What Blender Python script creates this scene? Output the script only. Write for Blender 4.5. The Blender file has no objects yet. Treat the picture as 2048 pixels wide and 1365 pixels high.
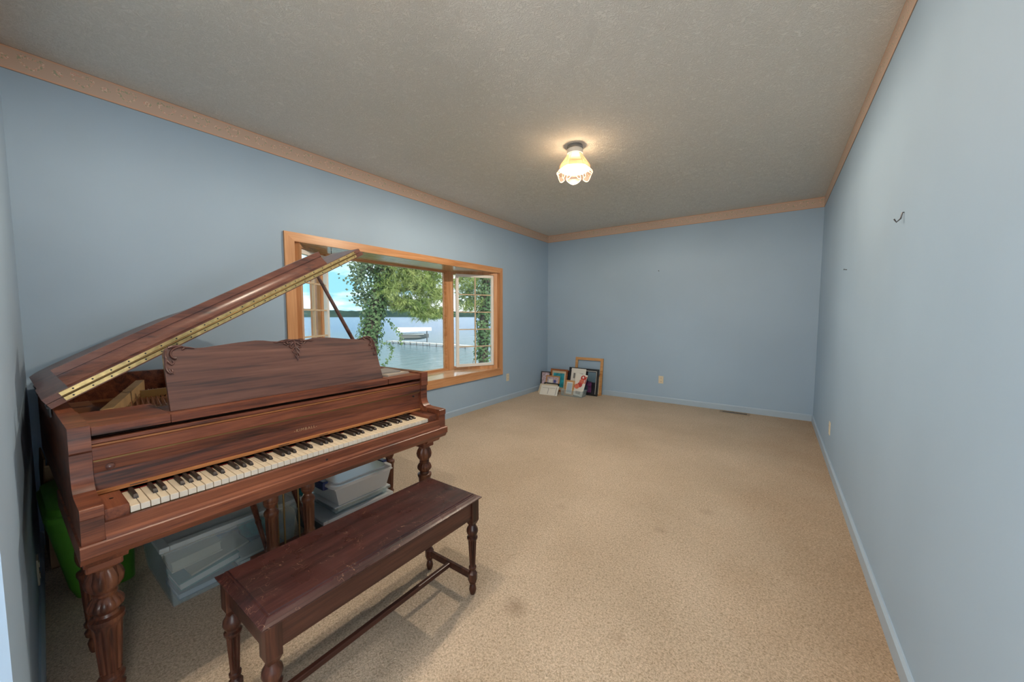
import bpy, bmesh, math, random
from mathutils import Vector, Matrix
random.seed(7)
C = bpy.context.scene.collection
SC = bpy.context.scene
PI = math.pi

# ---------------------------------------------------------------- camera
W, D, H = 3.806, 5.761, 2.743            # room width, depth, height
cam_d = bpy.data.cameras.new('camera'); cam = bpy.data.objects.new('camera', cam_d); C.objects.link(cam)
cam_d.sensor_width = 36.0; cam_d.lens = 739.684 / 2048 * 36; cam_d.clip_start = 0.01; cam_d.clip_end = 6000
_r = Vector((.815195, .579187, .000257)); _u = Vector((-.039335, .054921, .997716)); _f = Vector((-.577849, .813343, -.067554))
M = Matrix.Identity(4)
for i in range(3):
    M[i][0], M[i][1], M[i][2] = _r[i], _u[i], -_f[i]
M[0][3], M[1][3], M[2][3] = 3.3749, -.1114, 1.3129
cam.matrix_world = M
SC.camera = cam
SC.view_settings.view_transform = 'Standard'; SC.view_settings.look = 'None'
SC.view_settings.exposure = 0.02; SC.view_settings.gamma = 1.0; SC.view_settings.use_curve_mapping = False

# ---------------------------------------------------------------- sky and sun
wd = bpy.data.worlds.new('sky'); SC.world = wd; wd.use_nodes = True
nt = wd.node_tree; nt.nodes.clear()
def N(nt, typ, **kw):
    n = nt.nodes.new(typ)
    for k, v in kw.items():
        if k == 'ins':
            for a, b in v.items(): n.inputs[a].default_value = b
        else: setattr(n, k, v)
    return n
tc = N(nt, 'ShaderNodeTexCoord'); mp = N(nt, 'ShaderNodeMapping'); mp.inputs['Scale'].default_value = (2.2, 2.2, 9.0)
mp.inputs['Location'].default_value = (.3, .1, .35)
nz = N(nt, 'ShaderNodeTexNoise', ins={'Scale': 1.6, 'Detail': 7.0, 'Roughness': .55})
rp = N(nt, 'ShaderNodeValToRGB'); rp.color_ramp.elements[0].position = .40; rp.color_ramp.elements[0].color = (.21, .48, .62, 1)
rp.color_ramp.elements[1].position = .56; rp.color_ramp.elements[1].color = (.82, .86, .90, 1)
bg = N(nt, 'ShaderNodeBackground', ins={'Strength': 2.0}); wo = N(nt, 'ShaderNodeOutputWorld')
L = nt.links.new
L(tc.outputs['Generated'], mp.inputs[0]); L(mp.outputs[0], nz.inputs['Vector']); L(nz.outputs[0], rp.inputs[0]); L(rp.outputs[0], bg.inputs[0]); L(bg.outputs[0], wo.inputs[0])
sd = bpy.data.lights.new('sun', 'SUN'); sd.energy = 3.6; sd.angle = math.radians(3); sd.color = (1, .95, .86)
so = bpy.data.objects.new('sun', sd); C.objects.link(so); so.location = (20, -8, 25)
so.rotation_euler = Vector((-.62, .22, -.75)).to_track_quat('-Z', 'Y').to_euler()

# ---------------------------------------------------------------- materials
MATS = {}
def new_mat(name):
    m = bpy.data.materials.new(name); m.use_nodes = True; MATS[name] = m
    nt = m.node_tree; b = nt.nodes['Principled BSDF']
    return m, nt, b
def simple(name, col, rough=.5, metal=0, spec=.5, var=0, vscale=8, bump=0, bscale=60, coat=0):
    m, nt, b = new_mat(name); L = nt.links.new
    b.inputs['Base Color'].default_value = (*col, 1); b.inputs['Roughness'].default_value = rough
    b.inputs['Metallic'].default_value = metal; b.inputs['Specular IOR Level'].default_value = spec
    b.inputs['Coat Weight'].default_value = coat
    tc = N(nt, 'ShaderNodeTexCoord')
    nz = N(nt, 'ShaderNodeTexNoise', ins={'Scale': vscale, 'Detail': 4.0}); L(tc.outputs['Object'], nz.inputs['Vector'])
    if var:
        r = N(nt, 'ShaderNodeValToRGB'); r.color_ramp.elements[0].position = .3; r.color_ramp.elements[1].position = .7
        r.color_ramp.elements[0].color = tuple(c * (1 - var) for c in col) + (1,); r.color_ramp.elements[1].color = tuple(min(1, c * (1 + var)) for c in col) + (1,)
        L(nz.outputs[0], r.inputs[0]); L(r.outputs[0], b.inputs['Base Color'])
    if bump:
        n2 = N(nt, 'ShaderNodeTexNoise', ins={'Scale': bscale, 'Detail': 3.0}); L(tc.outputs['Object'], n2.inputs['Vector'])
        bp = N(nt, 'ShaderNodeBump', ins={'Strength': bump, 'Distance': .004}); L(n2.outputs[0], bp.inputs['Height']); L(bp.outputs[0], b.inputs['Normal'])
    return m
def wood(name, dark, mid, light, axis='y', rough=.38, scale=1.0, coat=.08, scratches=False):
    m, nt, b = new_mat(name); L = nt.links.new
    tc = N(nt, 'ShaderNodeTexCoord'); mp = N(nt, 'ShaderNodeMapping')
    s = [16 * scale] * 3; s['xyz'.index(axis)] = 1.1 * scale; mp.inputs['Scale'].default_value = s
    L(tc.outputs['Object'], mp.inputs[0])
    n1 = N(nt, 'ShaderNodeTexNoise', ins={'Scale': 1.3, 'Detail': 6.0, 'Roughness': .6, 'Distortion': .6}); L(mp.outputs[0], n1.inputs['Vector'])
    mp2 = N(nt, 'ShaderNodeMapping'); s2 = [150 * scale] * 3; s2['xyz'.index(axis)] = 7 * scale; mp2.inputs['Scale'].default_value = s2
    L(tc.outputs['Object'], mp2.inputs[0]); n2 = N(nt, 'ShaderNodeTexNoise', ins={'Scale': 1.0, 'Detail': 2.0}); L(mp2.outputs[0], n2.inputs['Vector'])
    mx = N(nt, 'ShaderNodeMath', operation='MULTIPLY_ADD'); L(n2.outputs[0], mx.inputs[0]); mx.inputs[1].default_value = .35; L(n1.outputs[0], mx.inputs[2])
    r = N(nt, 'ShaderNodeValToRGB'); e = r.color_ramp.elements
    e[0].position = .48; e[0].color = (*dark, 1); e[1].position = .88; e[1].color = (*light, 1); k = e.new(.66); k.color = (*mid, 1)
    L(mx.outputs[0], r.inputs[0]); col = r.outputs[0]
    if scratches:
        mp3 = N(nt, 'ShaderNodeMapping'); mp3.inputs['Scale'].default_value = (1, 1, 1); L(tc.outputs['Object'], mp3.inputs[0])
        n3 = N(nt, 'ShaderNodeTexNoise', ins={'Scale': 9.0, 'Detail': 2.0, 'Distortion': 3.5}); L(mp3.outputs[0], n3.inputs['Vector'])
        a = N(nt, 'ShaderNodeMath', operation='SUBTRACT'); L(n3.outputs[0], a.inputs[0]); a.inputs[1].default_value = .5
        ab = N(nt, 'ShaderNodeMath', operation='ABSOLUTE'); L(a.outputs[0], ab.inputs[0])
        lt = N(nt, 'ShaderNodeMath', operation='LESS_THAN'); L(ab.outputs[0], lt.inputs[0]); lt.inputs[1].default_value = .0032
        n4 = N(nt, 'ShaderNodeTexNoise', ins={'Scale': 14.0, 'Detail': 1.0}); L(tc.outputs['Object'], n4.inputs['Vector'])
        g = N(nt, 'ShaderNodeMath', operation='GREATER_THAN'); L(n4.outputs[0], g.inputs[0]); g.inputs[1].default_value = .55
        mu = N(nt, 'ShaderNodeMath', operation='MULTIPLY'); L(lt.outputs[0], mu.inputs[0]); L(g.outputs[0], mu.inputs[1])
        mu2 = N(nt, 'ShaderNodeMath', operation='MULTIPLY'); L(mu.outputs[0], mu2.inputs[0]); mu2.inputs[1].default_value = .6
        mc = N(nt, 'ShaderNodeMixRGB'); mc.inputs[2].default_value = (.36, .21, .13, 1); L(mu2.outputs[0], mc.inputs[0]); L(col, mc.inputs[1]); col = mc.outputs[0]
        # cloudy worn varnish: patches of differing gloss
        n5 = N(nt, 'ShaderNodeTexNoise', ins={'Scale': 6.0, 'Detail': 4.0}); L(tc.outputs['Object'], n5.inputs['Vector'])
        rr = N(nt, 'ShaderNodeMapRange', ins={'From Min': .35, 'From Max': .65, 'To Min': .22, 'To Max': .5}); L(n5.outputs[0], rr.inputs[0]); L(rr.outputs[0], b.inputs['Roughness'])
    else:
        b.inputs['Roughness'].default_value = rough
    b.inputs['Specular IOR Level'].default_value = .32
    L(col, b.inputs['Base Color']); b.inputs['Coat Weight'].default_value = coat; b.inputs['Coat Roughness'].default_value = .25
    bp = N(nt, 'ShaderNodeBump', ins={'Strength': .08, 'Distance': .002}); L(n2.outputs[0], bp.inputs['Height']); L(bp.outputs[0], b.inputs['Normal'])
    return m
MAH = ((.040, .017, .013), (.145, .043, .022), (.25, .082, .038))
wood('mahogany_y', *MAH, 'y'); wood('mahogany_x', *MAH, 'x'); wood('mahogany_z', (.03, .011, .007), (.10, .032, .017), (.19, .072, .034), 'z')
wood('desk_wood', (.034, .025, .026), (.105, .050, .040), (.16, .082, .062), 'y', scale=.7, rough=.42)
wood('lid_wood', (.06, .035, .032), (.14, .058, .042), (.20, .09, .062), 'y', rough=.28)
wood('bench_wood', (.018, .007, .005), (.052, .018, .012), (.095, .036, .022), 'y', rough=.35)
wood('bench_top_wood', (.014, .006, .006), (.036, .012, .011), (.062, .021, .018), 'y', scratches=True, coat=.3)
wood('bench_wood_z', (.018, .007, .005), (.055, .018, .011), (.11, .042, .023), 'z', rough=.35)
wood('pine_y', (.42, .19, .075), (.55, .27, .12), (.66, .36, .18), 'y', rough=.35, scale=.6)
wood('pine_z', (.42, .19, .075), (.55, .27, .12), (.66, .36, .18), 'z', rough=.35, scale=.6)
wood('pine_daylit', (.52, .30, .16), (.66, .42, .25), (.76, .53, .34), 'y', rough=.18, scale=.6, coat=.9)  # glossy pine, paler because daylight on the boards is put into its colour
wood('orange_wood', (.22, .075, .02), (.36, .135, .04), (.45, .19, .07), 'y')
wood('frame_oak', (.42, .20, .07), (.55, .29, .11), (.65, .38, .17), 'x', scale=2)
wood('frame_brown', (.20, .06, .02), (.32, .11, .035), (.42, .17, .06), 'x', scale=2)
wood('frame_red', (.08, .012, .008), (.15, .025, .015), (.2, .04, .02), 'x', scale=2)
simple('carved', (.085, .032, .024), .35, coat=.3, var=.3, vscale=40)
simple('ivory', (.72, .60, .44), .3, var=.05, vscale=20); simple('key_front', (.66, .60, .50), .4)
simple('ebony', (.020, .012, .010), .5); simple('felt_red', (.35, .03, .02), .95)
simple('brass', (.60, .45, .20), .36, metal=.8, var=.25, vscale=40); simple('brass_dark', (.20, .13, .05), .45, metal=.8)
simple('black', (.012, .012, .013), .5); simple('black_metal', (.02, .02, .022), .35, metal=.5); simple('steel', (.5, .5, .5), .3, metal=1)
simple('copper', (.55, .22, .11), .35, metal=.7); simple('gold_plate', (.30, .18, .06), .45, metal=.3, var=.15)
simple('soundboard', (.30, .13, .05), .4, var=.2); simple('pale_wood', (.50, .33, .16), .5, var=.15, vscale=15); simple('gold_ink', (.38, .25, .14), .45)
simple('white_paint', (.75, .74, .70), .4); simple('ivory_plastic', (.66, .58, .43), .4); simple('slot_shade', (.02, .018, .015), .7)
simple('blue_trim', (.37, .47, .57), .4)
simple('vent_tan', (.36, .27, .18), .5, metal=.2)
simple('green_plastic', (.075, .26, .022), .42, bump=.15, bscale=220)
simple('cardboard', (.33, .20, .11), .85, var=.12); simple('cardboard_light', (.46, .31, .18), .85, var=.1)
simple('navy', (.012, .022, .085), .35); simple('grey_plastic', (.10, .105, .11), .5)
simple('paper', (.72, .70, .64), .8); simple('paper_cream', (.62, .53, .38), .8, var=.06); simple('paper_blue', (.42, .50, .58), .7)
simple('old_paper', (.34, .29, .24), .8, var=.1); simple('old_cover', (.22, .20, .19), .7)
simple('teal', (.015, .22, .24), .55); simple('blue_cover', (.02, .10, .17), .5); simple('teal_cloth', (.015, .30, .30), .85, var=.35, vscale=25)
simple('hook_metal', (.10, .10, .11), .4, metal=.6)
simple('sash_white', (.80, .78, .74), .4); simple('sash_wood', (.62, .47, .31), .45); simple('sash_grey', (.42, .42, .42), .5)
simple('hull_white', (.75, .75, .72), .3); simple('hull_grey', (.34, .32, .29), .4); simple('canvas_white', (.9, .92, .93), .7); simple('dock_wood', (.55, .52, .48), .8)
simple('dock_pole', (.20, .19, .18), .6)
simple('bark', (.10, .072, .055), .9, var=.35, vscale=12, bump=.6, bscale=25)
simple('lawn', (.08, .16, .03), .95, var=.3, vscale=3); simple('siding', (.55, .53, .5), .7)
simple('photo_teal', (.03, .32, .40), .3, var=.45, vscale=14); simple('photo_dark', (.012, .012, .02), .3, var=.6, vscale=10)
simple('photo_blue', (.10, .17, .23), .3); simple('photo_purple', (.10, .03, .10), .3, var=.6, vscale=30); simple('photo_grey', (.20, .19, .18), .4, var=.3, vscale=30)
simple('photo_pink', (.50, .40, .46), .3, var=.4, vscale=30); simple('print_red', (.50, .04, .03), .4, var=.35, vscale=40); simple('print_orange', (.65, .16, .09), .4, var=.2, vscale=30)
simple('print_blue', (.06, .08, .28), .4); simple('ink_grey', (.32, .31, .31), .6)
simple('mirror_cap', (.35, .37, .40), .15, metal=.9); simple('wire_rose', (.42, .20, .10), .4)

def walls():
    for name, col in (('wall_paint', (.34, .46, .59)),):
        m, nt, b = new_mat(name); L = nt.links.new
        tc = N(nt, 'ShaderNodeTexCoord'); n1 = N(nt, 'ShaderNodeTexNoise', ins={'Scale': .9, 'Detail': 3.0}); L(tc.outputs['Object'], n1.inputs['Vector'])
        r = N(nt, 'ShaderNodeValToRGB'); r.color_ramp.elements[0].position = .35; r.color_ramp.elements[1].position = .65
        r.color_ramp.elements[0].color = tuple(c * .97 for c in col) + (1,); r.color_ramp.elements[1].color = tuple(c * 1.03 for c in col) + (1,)
        L(n1.outputs[0], r.inputs[0]); L(r.outputs[0], b.inputs['Base Color']); b.inputs['Roughness'].default_value = .55; b.inputs['Specular IOR Level'].default_value = .3
        n2 = N(nt, 'ShaderNodeTexNoise', ins={'Scale': 90.0, 'Detail': 3.0}); L(tc.outputs['Object'], n2.inputs['Vector'])
        bp = N(nt, 'ShaderNodeBump', ins={'Strength': .05, 'Distance': .003}); L(n2.outputs[0], bp.inputs['Height']); L(bp.outputs[0], b.inputs['Normal'])
    # ceiling: brushed crow-foot plaster
    m, nt, b = new_mat('ceiling_plaster'); L = nt.links.new; b.inputs['Roughness'].default_value = .9; b.inputs['Specular IOR Level'].default_value = .15
    tc = N(nt, 'ShaderNodeTexCoord')
    n0 = N(nt, 'ShaderNodeTexNoise', ins={'Scale': 7.0, 'Detail': 2.0}); L(tc.outputs['Object'], n0.inputs['Vector'])
    mm = N(nt, 'ShaderNodeMixRGB'); mm.blend_type = 'ADD'; mm.inputs[0].default_value = .55; L(tc.outputs['Object'], mm.inputs[1]); L(n0.outputs[1], mm.inputs[2])
    n1 = N(nt, 'ShaderNodeTexNoise', ins={'Scale': 26.0, 'Detail': 3.0, 'Roughness': .6, 'Distortion': 2.6}); L(mm.outputs[0], n1.inputs['Vector'])
    r = N(nt, 'ShaderNodeValToRGB'); r.color_ramp.elements[0].position = .42; r.color_ramp.elements[1].position = .60; L(n1.outputs[0], r.inputs[0])
    bp = N(nt, 'ShaderNodeBump', ins={'Strength': .55, 'Distance': .007}); L(r.outputs[0], bp.inputs['Height']); L(bp.outputs[0], b.inputs['Normal'])
    rc = N(nt, 'ShaderNodeValToRGB'); rc.color_ramp.elements[0].color = (.70, .685, .635, 1); rc.color_ramp.elements[1].color = (.80, .785, .735, 1); L(r.outputs[0], rc.inputs[0]); L(rc.outputs[0], b.inputs['Base Color'])
    # carpet
    m, nt, b = new_mat('carpet'); L = nt.links.new; b.inputs['Roughness'].default_value = .98; b.inputs['Specular IOR Level'].default_value = .08
    b.inputs['Sheen Weight'].default_value = .15
    tc = N(nt, 'ShaderNodeTexCoord')
    n1 = N(nt, 'ShaderNodeTexNoise', ins={'Scale': 130.0, 'Detail': 3.0, 'Roughness': .7, 'Distortion': .8}); L(tc.outputs['Object'], n1.inputs['Vector'])
    r1 = N(nt, 'ShaderNodeValToRGB'); e = r1.color_ramp.elements; e[0].position = .34; e[0].color = (.34, .26, .17, 1); e[1].position = .62; e[1].color = (.70, .56, .425, 1)
    L(n1.outputs[0], r1.inputs[0])
    n2 = N(nt, 'ShaderNodeTexNoise', ins={'Scale': 1.5, 'Detail': 5.0}); L(tc.outputs['Object'], n2.inputs['Vector'])
    r2 = N(nt, 'ShaderNodeValToRGB'); e = r2.color_ramp.elements; e[0].position = .35; e[0].color = (.90, .87, .83, 1); e[1].position = .65; e[1].color = (1.04, 1.02, 1.0, 1); L(n2.outputs[0], r2.inputs[0])
    mu = N(nt, 'ShaderNodeMixRGB'); mu.blend_type = 'MULTIPLY'; mu.inputs[0].default_value = 1; L(r1.outputs[0], mu.inputs[1]); L(r2.outputs[0], mu.inputs[2]); col = mu.outputs[0]
    sx = N(nt, 'ShaderNodeSeparateXYZ'); L(tc.outputs['Object'], sx.inputs[0])
    # worn, soiled walkway along the right wall (dirt)
    nd = N(nt, 'ShaderNodeTexNoise', ins={'Scale': 2.2, 'Detail': 4.0}); L(tc.outputs['Object'], nd.inputs['Vector'])
    ma = N(nt, 'ShaderNodeMath', operation='MULTIPLY_ADD'); L(nd.outputs[0], ma.inputs[0]); ma.inputs[1].default_value = .9; L(sx.outputs[0], ma.inputs[2])
    mr = N(nt, 'ShaderNodeMapRange', ins={'From Min': 3.55, 'From Max': 4.25, 'To Min': 0.0, 'To Max': .75}); L(ma.outputs[0], mr.inputs[0])
    md = N(nt, 'ShaderNodeMixRGB'); md.blend_type = 'MULTIPLY'; md.inputs[2].default_value = (.78, .66, .55, 1); L(mr.outputs[0], md.inputs[0]); L(col, md.inputs[1]); col = md.outputs[0]
    # spots
    for (x, y, rad, k) in ((2.47, 1.19, .075, .55), (2.50, .78, .06, .35), (2.22, 2.1, .05, .25), (2.85, 2.2, .05, .3), (3.05, 2.6, .06, .3), (2.9, 1.3, .05, .25)):
        vd = N(nt, 'ShaderNodeVectorMath', operation='DISTANCE'); L(tc.outputs['Object'], vd.inputs[0]); vd.inputs[1].default_value = (x, y, 0)
        q = N(nt, 'ShaderNodeMapRange', ins={'From Min': rad, 'From Max': 0.0, 'To Min': 0.0, 'To Max': k}); q.clamp = True; L(vd.outputs['Value'], q.inputs[0])
        mk = N(nt, 'ShaderNodeMixRGB'); mk.inputs[2].default_value = (.20, .12, .065, 1); L(q.outputs[0], mk.inputs[0]); L(col, mk.inputs[1]); col = mk.outputs[0]
    L(col, b.inputs['Base Color'])
    bp = N(nt, 'ShaderNodeBump', ins={'Strength': .75, 'Distance': .012}); L(n1.outputs[0], bp.inputs['Height']); L(bp.outputs[0], b.inputs['Normal'])
walls()

def border(name, axis):
    """printed wallpaper border: flower wreaths and small posies between two rules"""
    m, nt, b = new_mat(name); L = nt.links.new; b.inputs['Roughness'].default_value = .75
    tc = N(nt, 'ShaderNodeTexCoord'); s = N(nt, 'ShaderNodeSeparateXYZ'); L(tc.outputs['Object'], s.inputs[0])
    def mth(op, a, bb=None, c=None):
        n = N(nt, 'ShaderNodeMath', operation=op)
        for i, v in enumerate((a, bb, c)):
            if v is None: continue
            if isinstance(v, (int, float)): n.inputs[i].default_value = v
            else: L(v, n.inputs[i])
        return n.outputs[0]
    P = .185; zc = H - .061; A = s.outputs['xyz'.index(axis)]; Z = mth('SUBTRACT', s.outputs[2], zc)
    sx = mth('MULTIPLY', mth('SUBTRACT', mth('FRACT', mth('DIVIDE', A, P)), .5), P)
    s2 = mth('MULTIPLY', mth('SUBTRACT', mth('FRACT', mth('ADD', mth('DIVIDE', A, P), .5)), .5), P)
    def ln(a, bb): return mth('SQRT', mth('ADD', mth('MULTIPLY', a, a), mth('MULTIPLY', bb, bb)))
    zh = mth('SUBTRACT', Z, mth('MULTIPLY', mth('ABSOLUTE', sx), .45))        # heart-like wreath
    ring = mth('LESS_THAN', mth('ABSOLUTE', mth('SUBTRACT', ln(mth('MULTIPLY', sx, .85), mth('MULTIPLY', zh, 1.25)), .033)), .008)
    posy = mth('LESS_THAN', ln(mth('MULTIPLY', s2, .75), Z), .016)
    nz = N(nt, 'ShaderNodeTexNoise', ins={'Scale': 110.0, 'Detail': 2.0}); L(tc.outputs['Object'], nz.inputs['Vector'])
    rp = N(nt, 'ShaderNodeValToRGB'); rp.color_ramp.interpolation = 'CONSTANT'; e = rp.color_ramp.elements
    e[0].position = 0; e[0].color = (.30, .36, .24, 1); e[1].position = .44; e[1].color = (.62, .46, .35, 1); k = e.new(.54); k.color = (.66, .30, .24, 1); k = e.new(.60); k.color = (.74, .66, .55, 1)
    L(nz.outputs[0], rp.inputs[0])
    mk = mth('MULTIPLY', mth('MAXIMUM', ring, posy), .75)
    mx = N(nt, 'ShaderNodeMixRGB'); mx.inputs[1].default_value = (.56, .42, .335, 1); L(mk, mx.inputs[0]); L(rp.outputs[0], mx.inputs[2])
    rule = mth('GREATER_THAN', mth('ABSOLUTE', Z), .050); rule2 = mth('GREATER_THAN', mth('ABSOLUTE', Z), .0585)
    m2 = N(nt, 'ShaderNodeMixRGB'); m2.inputs[2].default_value = (.64, .40, .28, 1); L(rule, m2.inputs[0]); L(mx.outputs[0], m2.inputs[1])
    m3 = N(nt, 'ShaderNodeMixRGB'); m3.inputs[2].default_value = (.30, .22, .17, 1); L(rule2, m3.inputs[0]); L(m2.outputs[0], m3.inputs[1])
    L(m3.outputs[0], b.inputs['Base Color'])
border('border_y', 'y'); border('border_x', 'x')

def mixmat(name, parts):
    """parts: list of (shader node type, settings, weight) blended one after another"""
    m = bpy.data.materials.new(name); m.use_nodes = True; MATS[name] = m; nt = m.node_tree; nt.nodes.clear(); L = nt.links.new
    out = N(nt, 'ShaderNodeOutputMaterial'); cur = None
    for typ, ins, w in parts:
        s = N(nt, typ, ins=ins)
        if cur is None: cur = s.outputs[0]; continue
        mx = N(nt, 'ShaderNodeMixShader')
        if w == 'fresnel':
            f = N(nt, 'ShaderNodeFresnel', ins={'IOR': 1.45}); L(f.outputs[0], mx.inputs[0])
        else: mx.inputs[0].default_value = w
        L(cur, mx.inputs[1]); L(s.outputs[0], mx.inputs[2]); cur = mx.outputs[0]
    L(cur, out.inputs[0]); return m
TR, GL, DF, TL, EM = 'ShaderNodeBsdfTransparent', 'ShaderNodeBsdfGlossy', 'ShaderNodeBsdfDiffuse', 'ShaderNodeBsdfTranslucent', 'ShaderNodeEmission'
mixmat('window_glass', [(TR, {'Color': (.97, .98, .98, 1)}, 0), (GL, {'Color': (1, 1, 1, 1), 'Roughness': .01}, .035)])
mixmat('clear_plastic', [(TR, {'Color': (.92, .96, .97, 1)}, 0), (DF, {'Color': (.62, .72, .76, 1)}, .20), (GL, {'Color': (1, 1, 1, 1), 'Roughness': .12}, .07)])
mixmat('frosted_plastic', [(TR, {'Color': (.92, .96, .97, 1)}, 0), (DF, {'Color': (.60, .66, .66, 1)}, .50), (GL, {'Color': (1, 1, 1, 1), 'Roughness': .2}, .06)])
mixmat('milky_plastic', [(TR, {'Color': (.95, .97, .98, 1)}, 0), (TL, {'Color': (.92, .94, .95, 1)}, .35), (DF, {'Color': (.90, .91, .92, 1)}, .45), (GL, {'Color': (1, 1, 1, 1), 'Roughness': .12}, .12)])
mixmat('shade_glass', [(TR, {'Color': (1, .95, .90, 1)}, 0), (DF, {'Color': (.85, .52, .36, 1)}, .005), (GL, {'Color': (1, .9, .8, 1), 'Roughness': .3}, .015)])
mixmat('shade_enamel', [(DF, {'Color': (.26, .16, .10, 1)}, 0), (TL, {'Color': (1, .60, .34, 1)}, .0022), (TR, {'Color': (1, .80, .60, 1)}, .03)])
mixmat('bulb_glass', [(TR, {'Color': (1, .96, .90, 1)}, 0), (TL, {'Color': (1, .62, .34, 1)}, .0008), (GL, {'Color': (1, .9, .8, 1), 'Roughness': .3}, .008)])
mixmat('filament', [(EM, {'Color': (1, .91, .78, 1), 'Strength': 7000}, 0)])
mixmat('fill_filament', [(EM, {'Color': (1, .92, .80, 1), 'Strength': 3000}, 0)])
mixmat('fill_glow', [(EM, {'Color': (1, .95, .90, 1), 'Strength': 52}, 0)])
def leaf(name, c1, c2, sc):
    m = bpy.data.materials.new(name); m.use_nodes = True; MATS[name] = m; nt = m.node_tree; nt.nodes.clear(); L = nt.links.new
    out = N(nt, 'ShaderNodeOutputMaterial'); tc = N(nt, 'ShaderNodeTexCoord'); n = N(nt, 'ShaderNodeTexNoise', ins={'Scale': sc, 'Detail': 3.0}); L(tc.outputs['Object'], n.inputs['Vector'])
    r = N(nt, 'ShaderNodeValToRGB'); r.color_ramp.elements[0].position = .35; r.color_ramp.elements[1].position = .65; r.color_ramp.elements[0].color = (*c1, 1); r.color_ramp.elements[1].color = (*c2, 1); L(n.outputs[0], r.inputs[0])
    d = N(nt, DF); t = N(nt, TL); mx = N(nt, 'ShaderNodeMixShader', ins={0: .4}); L(r.outputs[0], d.inputs[0]); L(r.outputs[0], t.inputs[0]); L(d.outputs[0], mx.inputs[1]); L(t.outputs[0], mx.inputs[2]); L(mx.outputs[0], out.inputs[0])
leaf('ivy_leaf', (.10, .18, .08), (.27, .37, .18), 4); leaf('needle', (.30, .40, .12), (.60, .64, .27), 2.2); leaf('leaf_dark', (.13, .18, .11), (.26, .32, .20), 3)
leaf('hazy_trees', (.045, .085, .075), (.075, .125, .095), .02)  # distance haze put into the bluish tree colours
def water():
    m, nt, b = new_mat('lake_water'); L = nt.links.new
    tc = N(nt, 'ShaderNodeTexCoord'); sx = N(nt, 'ShaderNodeVectorMath', operation='LENGTH'); L(tc.outputs['Object'], sx.inputs[0])
    mr = N(nt, 'ShaderNodeMapRange', ins={'From Min': 20.0, 'From Max': 130.0}); L(sx.outputs['Value'], mr.inputs[0])
    r = N(nt, 'ShaderNodeValToRGB'); r.color_ramp.elements[0].color = (.13, .20, .18, 1); r.color_ramp.elements[1].color = (.05, .14, .27, 1); L(mr.outputs[0], r.inputs[0])   # shallow to deep
    L(r.outputs[0], b.inputs['Base Color']); b.inputs['Roughness'].default_value = .14; b.inputs['Specular IOR Level'].default_value = .27
    mp = N(nt, 'ShaderNodeMapping'); mp.inputs['Rotation'].default_value = (0, 0, math.radians(-35)); mp.inputs['Scale'].default_value = (1.3, .5, 1); L(tc.outputs['Object'], mp.inputs[0])
    n = N(nt, 'ShaderNodeTexNoise', ins={'Scale': 1.0, 'Detail': 5.0, 'Roughness': .6, 'Distortion': .4}); L(mp.outputs[0], n.inputs['Vector'])
    bp = N(nt, 'ShaderNodeBump', ins={'Strength': 1.0, 'Distance': .9}); L(n.outputs[0], bp.inputs['Height']); L(bp.outputs[0], b.inputs['Normal'])
water()

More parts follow.
